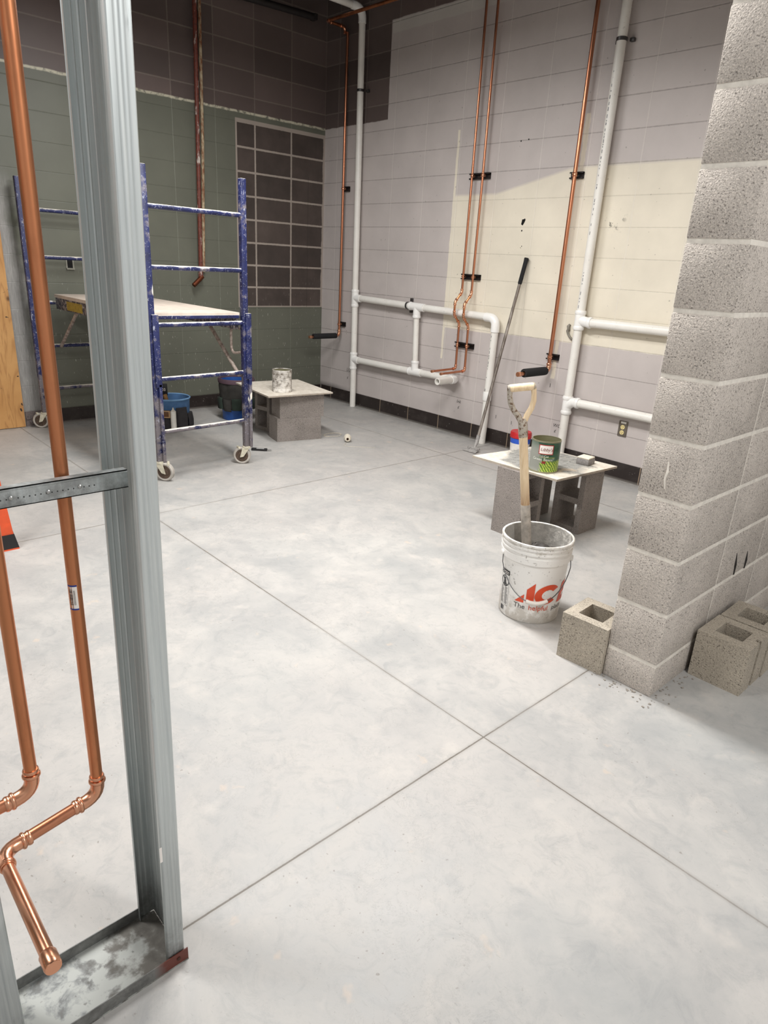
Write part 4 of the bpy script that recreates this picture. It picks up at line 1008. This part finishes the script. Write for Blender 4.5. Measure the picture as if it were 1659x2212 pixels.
for k in range(7):
    a0 = -2.2+k*.55; vs = []; nn = 9
    for z_, r_ in ((.085, .15), (.095, .172), (.17, .182), (.195, .176), (.195, .158)):
        for j in range(nn):
            s = (j-4)/4; a = a0+s*.25; rr = r_-(.012*s*s if r_ > .16 else 0); vs.append((.55+rr*math.cos(a), -1.39+rr*math.sin(a), z_+.012*(k % 2)))
    MB().addf(vs, [(q*nn+j, q*nn+j+1, (q+1)*nn+j+1, (q+1)*nn+j) for q in range(4) for j in range(nn-1)]).build('pocket', M_ORGG if k % 2 else M_ORG, T)

# ------------------------------------------------------------------ small floor things
T = thing('twine_spool', (1.76, -1.045, .03), 'cream twine spool lying on the floor right of the far blocks', 'spool')
dv = Vector((.78, -.62, 0)).normalized(); axm = Matrix((tuple(Vector((0, 0, 1))), tuple(dv.cross(Vector((0, 0, 1)))), tuple(dv))).transposed()
M_TW = simple('twine', srgb(214, 206, 190), .9, 0, .25, 150, .6)
pr = [(.010, -.045), (.02, -.045)]
for i in range(19): pr.append((.030-.006*abs(i-9)/9+.0012*(i % 2), -.043+.086*i/18))
pr += [(.02, .045), (.010, .045)]
MB().lathe(pr, (1.76, -1.045, .031), 28, axm).build('twine_winding', M_TW, T)
MB().lathe([(.0085, -.046), (.0105, -.046), (.0105, .046), (.0085, .046)], (1.76, -1.045, .031), 16, axm).build('core_tube', simple('core_brown', srgb(120, 88, 62), .8), T)
MB().tube([(1.80, -1.09, .003), (1.85, -1.16, .0015), (1.90, -1.15, .0015), (1.97, -1.06, .0015), (2.05, -.98, .0015)], .0012, 6).build('loose_end', M_TW, T)
pts = []
for i in range(46):
    a = i*.42; pts.append((1.52+.055*math.cos(a)*(1+.08*math.sin(a*3.1)), -1.015+.085*math.sin(a)*(1+.1*math.cos(a*2.3)), .0015+.0006*(i % 3)))
tag(MB().tube(pts, .0016, 6).build('string_coil', M_TW), 'thin loose string coil flat on the floor beside the stacked blocks', 'string')
T = thing('utility_knife', (1.63, -1.84, 0), 'black and grey utility knife on the floor by the right scaffold wheel', 'knife')
rz = math.atan2(.096, .09)
MB().box((1.63, -1.835, .011), (.125, .026, .018), .005, rz).build('handle', simple('knife_black', srgb(26, 26, 28), .5), T)
MB().box((1.645, -1.835, .0205), (.06, .014, .004), .0015, rz).build('inlay', simple('knife_silver', srgb(196, 198, 198), .4, .4), T)
MB().prism([(0, -.008), (.04, -.004), (.03, .008), (0, .008)], lambda u, v, w: (1.63+math.cos(rz)*(.06+u)-math.sin(rz)*v, -1.835+math.sin(rz)*(.06+u)+math.cos(rz)*v, .009+w*.001)).build('blade', simple('knife_blade', srgb(210, 210, 208), .3, .9), T, 0)
mb = MB()
for i in range(70):
    s = random.random()
    if random.random() < .6: x_, y_ = PX-PW*random.random()*1.3+.03, PY-.01-.07*random.random()**2
    else: x_, y_ = PX+.008+.06*random.random()**2, PY+random.random()*.28
    r_ = random.uniform(.0012, .004)
    mb.box((x_, y_, r_*.5), (r_*2.2, r_*1.6, r_), r_*.2, rot=Matrix.Rotation(random.random()*3, 3, 'Z'))
tag(mb.build('mortar_crumbs', simple('crumb_grey', srgb(150, 143, 134), .95)), 'mortar crumbs scattered on the floor round the foot of the stub wall', 'debris', kind='stuff')

# plywood and orange stand at the left edge
g = G('plywood'); c = g.coord(); x, y, z = g.sep(c)
n = g.noise(g.scale(c, (1, 5, .8)), 1.9, 3, .5, .7); rings = g.M('FRACT', g.mul(n, 7.0)); rg = g.inv(g.rng(g.M('ABSOLUTE', g.sub(rings, .5)), .0, .22))
col = g.mix(g.rng(g.noise(c, 3, 4), .3, .7), srgb(182, 132, 76), srgb(204, 156, 98)); col = g.mix(g.mul(rg, .45), col, srgb(140, 90, 46))
kn = g.inv(g.step(g.vor(g.scale(c, (1, 1, .7)), 6.0), .085, .03)); col = g.mix(g.mul(kn, .8), col, srgb(70, 40, 22))
nl = g.step(g.noise(c, 28, 2, .4), .74, .01); col = g.mix(nl, col, srgb(50, 36, 28))
M_PLY = g.set(Base_Color=col, Roughness=.6)
T = MB().bx(.002, .02, -4.29, -3.071, .004, 2.42).build('plywood_sheet', M_PLY, None, 0); tag(T, 'tan plywood sheet standing against the left wall at the photo edge', 'plywood')
T = thing('folding_stand', (2.5, -3.88, 0), 'orange folding stand with black foot, half hidden at the left edge', 'stand')
M_OR = simple('stand_orange', srgb(214, 82, 40), .5); M_RUB = simple('stand_black', srgb(30, 29, 30), .7)
for sgn, nm in ((1, 'front_panel'), (-1, 'rear_panel')):
    fx = lambda zz: 2.53+sgn*(.03-.05*zz)-(.02 if sgn < 0 else 0)
    MB().prism([(-3.852, .075), (-3.955, .075), (-3.935, .75), (-3.905, .75)], lambda u, v, w: (fx(v)+w*.012*sgn, u+(.0 if sgn > 0 else .012), v)).build(nm, M_OR, T, 0)
    f_ = MB().prism([(-3.836, .006), (-3.97, .006), (-3.957, .08), (-3.85, .08)], lambda u, v, w: (fx(v)-.002*sgn+w*.018*sgn, u+(.0 if sgn > 0 else .012), v)).build('foot', M_RUB, T, 0)
    MB().prism([(-3.836, 0), (-3.97, 0), (-3.969, .007), (-3.837, .007)], lambda u, v, w: (fx(v)-.002*sgn+w*.019*sgn, u+(.0 if sgn > 0 else .012), v)).build('foot_edge', M_OR, f_, 0)

# ------------------------------------------------------------------ steel stud partition
g = G('galvanized'); c = g.coord(); n = g.noise(g.scale(c, (30, 30, .6)), 6, 4, .6); n2 = g.vor(c, 60)
col = g.mix(g.rng(n, .3, .7), srgb(194, 201, 202), srgb(216, 221, 220)); dk = g.mul(g.step(g.noise(g.scale(c, (8, 8, 1)), 5, 5, .7), .68, .04), .4); col = g.mix(dk, col, srgb(105, 110, 112))
lo = g.mul(g.inv(g.rng(g.sep(c)[2], .0, .14)), g.rng(g.noise(c, 20, 5, .7), .35, .6)); col = g.mix(g.mul(lo, .7), col, srgb(84, 80, 76))
M_GALV = g.set(Base_Color=col, Metallic=.6, Roughness=g.rng(n, .3, .7, .42, .56))
X0, X1 = 4.893, 5.045
def stud(yw, lean, lbl, ztop=4.298, hole=None):
    # C profile, open toward -Y ; web at yw
    f = .036
    P = []
    def ribs(a, b, axis, const, rib, depth):
        out = []
        for (t, d) in rib: out.append((a+(b-a)*t, const+d*depth) if axis == 'x' else (const+d*depth, a+(b-a)*t))
        return out
    P += [(X0+.010, yw-f), (X0+.0015, yw-f), (X0, yw-f+.0015)]
    P += ribs(yw-f, yw, 'y', X0, [(.3, 0), (.36, 1), (.42, 0), (.6, 0), (.66, 1), (.72, 0)], .0012)
    P += [(X0, yw-.0015), (X0+.0015, yw)]
    P += ribs(X0, X1, 'x', yw, [(.10, 0), (.115, -1), (.13, 0), (.20, 0), (.215, -1), (.23, 0), (.30, 0), (.315, -1), (.33, 0), (.45, 0), (.465, -1), (.48, 0), (.52, 0), (.535, -1), (.55, 0), (.7, 0), (.715, -1), (.73, 0), (.87, 0), (.885, -1), (.9, 0)], .0009)
    P += [(X1-.002, yw), (X1, yw-.002)]
    P += ribs(yw, yw-f, 'y', X1, [(.25, 0), (.3, -1), (.35, 0), (.45, 0), (.5, -1), (.55, 0), (.65, 0), (.7, -1), (.75, 0)], .0006)
    P += [(X1, yw-f+.0025), (X1-.0008, yw-f+.0008), (X1-.003, yw-f), (X1-.010, yw-f)]
    zs_ = sorted([.004, .5, 1.0, 1.7, ztop]+(list(hole) if hole else [])); vs = []
    for z_ in zs_:
        for (a, b) in P: vs.append((a, b+lean*z_, z_))
    n_ = len(P)
    T = thing('metal_stud', ((X0+X1)/2, yw, .004), lbl, 'stud', 'galvanized steel studs')
    MB().addf(vs, [(i*n_+k, i*n_+k+1, (i+1)*n_+k+1, (i+1)*n_+k) for i in range(len(zs_)-1) for k in range(n_-1) if not (hole and hole[0] <= zs_[i] < hole[1] and 4.905 < (P[k][0]+P[k+1][0])/2 < 4.96)]).build('channel', M_GALV, T, 25, .0009)
    return T
ST = stud(-4.199, .0095, 'galvanized steel stud at the doorway edge, tallest in front of the scaffold')
MB().bx(X1+.0006, X1+.0012, -4.2355, -4.2305, .300, .337).build('torn_sticker', M_WHITE, ST, 0)
mb = MB().tube([(X1-.005, -4.2192, 1.525), (X1-.003, -4.2196, 1.515), (X1-.002, -4.2196, 1.49), (X1-.003, -4.2195, 1.478)], [.0006, .0014, .0009, .0015], 8)
mb.build('reflection_drip', M_WHITE, ST)  # white drip-shaped streak standing in for a reflection on the steel
stud(-4.507, .0, 'second galvanized steel stud, cut off by the lower left photo corner', hole=(.445, .525))
# floor track
T = thing('floor_track', (4.97, -4.6, 0), 'galvanized floor track with one rusty end under the steel studs', 'track')
g = G('track_steel'); c = g.coord(); x, y, z = g.sep(c); n = g.noise(c, 17, 5, .6, .25); n2 = g.noise(c, 70, 3)
col = g.mix(g.step(n, .53, .05), srgb(172, 174, 170), srgb(128, 131, 131)); nearend = g.rng(y, .20, .40); darken = g.mul(g.step(g.add(n, g.mul(nearend, .25)), .62, .07), .8); col = g.mix(darken, col, srgb(92, 86, 78))  # dirt patches on the track, denser toward the doorway end
col = g.mix(g.mul(g.step(n2, .68, .03), .5), col, srgb(70, 64, 58))
M_TRK = g.set(Base_Color=col, Metallic=.3, Roughness=.6)
MB().bx(4.888, 5.05, -5.2, -4.192, .0003, .002).build('web', M_TRK, T, 0)
g = G('track_flange'); c = g.coord(); x, y, z = g.sep(c); n = g.noise(c, 26, 5, .7)
rust = g.mul(g.mul(g.step(x, .0, .01), g.step(g.add(y, g.mul(g.sub(n, .5), .05)), .345, .012)), 1.0)
col = g.mix(g.rng(n, .35, .65), srgb(104, 104, 102), srgb(140, 141, 138)); col = g.mix(rust, col, srgb(98, 48, 38))
M_TFL = g.set(Base_Color=col, Metallic=g.mul(g.inv(rust), .5), Roughness=.55)
MB().bx(5.0465, 5.0485, -5.2, -4.192, .0003, .032).build('near_flange', M_TFL, T, 0)
MB().bx(4.8885, 4.8905, -5.2, -4.205, .0003, .03).build('far_flange', M_TFL, T, 0)
MB().cyl((5.0486, -4.214, .018), (5.0505, -4.214, .018), .004, seg=10).build('screw', simple('rust_screw', srgb(80, 50, 40), .6, .4), T)
# spacer bar
T = thing('spacer_bar', (4.962, -4.36, 1.05), 'galvanized perforated spacer bar running into the doorway stud', 'bar')
mb = MB(); mb.bx(4.9635, 4.965, -5.2, -4.206, 1.055, 1.086).bx(4.948, 4.965, -5.2, -4.206, 1.0845, 1.086).bx(4.948, 4.965, -5.2, -4.206, 1.055, 1.0565)
mb.tube([(4.9655, -5.2, 1.083), (4.9655, -4.206, 1.083)], .0012, 6)
for i in range(30): mb.cyl((4.9649, -4.262-.0082*i, 1.0685), (4.9653, -4.262-.0082*i, 1.0685), .0011, seg=8, mi=1)
mb.build('channel', [M_GALV, M_PEN], T, 0)
for yy in (-4.285, -4.333, -4.387):
    MB().tube([(4.965, yy, 1.0705), (4.967, yy, 1.0705), (4.9685, yy, 1.0705)], [.0034, .0034, .0015], 10).build('screw', M_ZINC, T)

# foreground copper
RC = .0111
def fg_pipe(lbl, y, zel, ydn, zdn, cap, sticker=False):
    x = 4.93; sg = 1 if cap > x else -1
    T = thing('copper_water_pipe', (x, y, zel), lbl, 'pipe', 'copper pipes between the steel studs')
    vt = cu_tube(T, 'vertical_tube', [(x, y, zel+.03), (x, y+.003, 4.299)], RC, M_CUD)
    mb = MB(); mb.tube([(x, y, zel+.04)]+arc((x, y, zel+.03), (x, y, zel), (x, y-.032, zel-.004))+[(x, y-.042, zel-.005)], RC*1.16, 20); bead(mb, (x, y, zel+.036), (0, 0, 1), RC*1.42, .007); bead(mb, (x, y, zel+.045), (0, 0, 1), RC*1.25, .008); bead(mb, (x, y-.036, zel-.004), (0, 1, 0), RC*1.42, .007); bead(mb, (x, y-.045, zel-.005), (0, 1, 0), RC*1.25, .009)
    mb.build('elbow_fitting', M_CUF, T)
    cu_tube(T, 'horizontal_tube', [(x, y-.03, zel-.003), (x, ydn+.03, zdn+.002)], RC, M_CU)
    mb = MB(); mb.tube([(x, ydn+.042, zdn+.003)]+arc((x, ydn+.034, zdn+.002), (x, ydn, zdn), (x+sg*.034, ydn, zdn))+[(x+sg*.045, ydn, zdn)], RC*1.16, 20); bead(mb, (x, ydn+.037, zdn+.002), (0, 1, 0), RC*1.42, .007); bead(mb, (x, ydn+.047, zdn+.003), (0, 1, 0), RC*1.25, .009); bead(mb, (x+sg*.038, ydn, zdn), (1, 0, 0), RC*1.35, .008)
    mb.build('elbow_fitting', M_CUF, T)
    st = cu_tube(T, 'stub_tube', [(x+sg*.03, ydn, zdn), (cap-sg*.012, ydn, zdn+.002)], RC, M_CUF)
    mb = MB(); mb.tube([(cap-sg*.03, ydn, zdn+.002), (cap-sg*.027, ydn, zdn+.002), (cap-sg*.003, ydn, zdn+.002), (cap, ydn, zdn+.002)], [RC*1.08, RC*1.22, RC*1.22, RC*1.1], 20); mb.build('end_cap', M_CUF, st)
    if sticker:
        za, zb = .84, .888; a0 = math.atan2(-.34, 1.12)
        def patch(name, mat, u0, u1, z0, z1, dr, nu=6):
            mb = MB(); vs = []
            for i in range(nu+1):
                a = a0+u0+(u1-u0)*i/nu
                for zz in (z0, z1): vs.append((x+(RC+dr)*math.cos(a), y+.0008+(RC+dr)*math.sin(a), zz))
            mb.addf(vs, [(2*i, 2*i+2, 2*i+3, 2*i+1) for i in range(nu)]); return mb
        sk = patch('s', None, -1.25, .25, za, zb, .0003).build('label_sticker', M_WHITE, vt)
        mb = patch('e', None, -1.25, .25, za, za+.003, .0005); e2 = patch('e', None, -1.25, .25, zb-.003, zb, .0005); mb.addf(e2.v, e2.f)
        mb.build('sticker_border', simple('border_blue', srgb(34, 52, 130), .5), sk, 0)
        mb = MB(); zz = za+.010
        while zz < zb-.008:
            h_ = random.choice((.0005, .0009, .0014)); e = patch('b', None, -1.0, -.45, zz, zz+h_, .0005, 3); mb.addf(e.v, e.f); zz += h_+random.choice((.0006, .001, .0014))
        for uu in (-.3, -.15): 
            e = patch('b', None, uu, uu+.05, za+.01, zb-.01, .0005, 2); mb.addf(e.v, e.f)
        mb.build('sticker_print', M_PEN, sk, 0)
fg_pipe('copper pipe with sticker and capped stub, nearest the doorway stud', -4.3005, .425, -4.478, .398, 5.212, True)
fg_pipe('copper pipe at the far left edge, its elbow turning out of the photo', -4.411, .50, -4.75, .463, 5.2)

# ------------------------------------------------------------------ light
def area(name, loc, size, sy, power, col=(1, .985, .965), rot=(0, 0, 0)):
    l = bpy.data.lights.new(name, 'AREA'); l.shape = 'RECTANGLE'; l.size = size; l.size_y = sy; l.energy = power; l.color = col
    o = bpy.data.objects.new(name, l); COL.objects.link(o); o.location = loc; o.rotation_euler = rot; return o
area('ceiling_lamp', (3.85, -2.45, 2.8), 1.2, .3, 92)
area('ceiling_lamp', (2.1, -2.3, 3.12), 1.2, .35, 62)
area('ceiling_lamp', (3.4, -5.3, 2.9), 1.2, .35, 70)
area('ceiling_lamp', (7.0, -3.2, 3.0), 1.2, .35, 64)
area('ceiling_lamp', (6.4, -6.8, 3.0), 1.2, .35, 24)
w = bpy.data.worlds.new('world'); bpy.context.scene.world = w; w.use_nodes = True
bg = w.node_tree.nodes['Background']; bg.inputs[0].default_value = (1.0, .98, .96, 1); bg.inputs[1].default_value = .58
sc = bpy.context.scene
sc.view_settings.view_transform = 'Standard'; sc.view_settings.look = 'None'; sc.view_settings.exposure = 0.0
sc.cycles.use_denoising = True
sc.cycles.max_bounces = 6
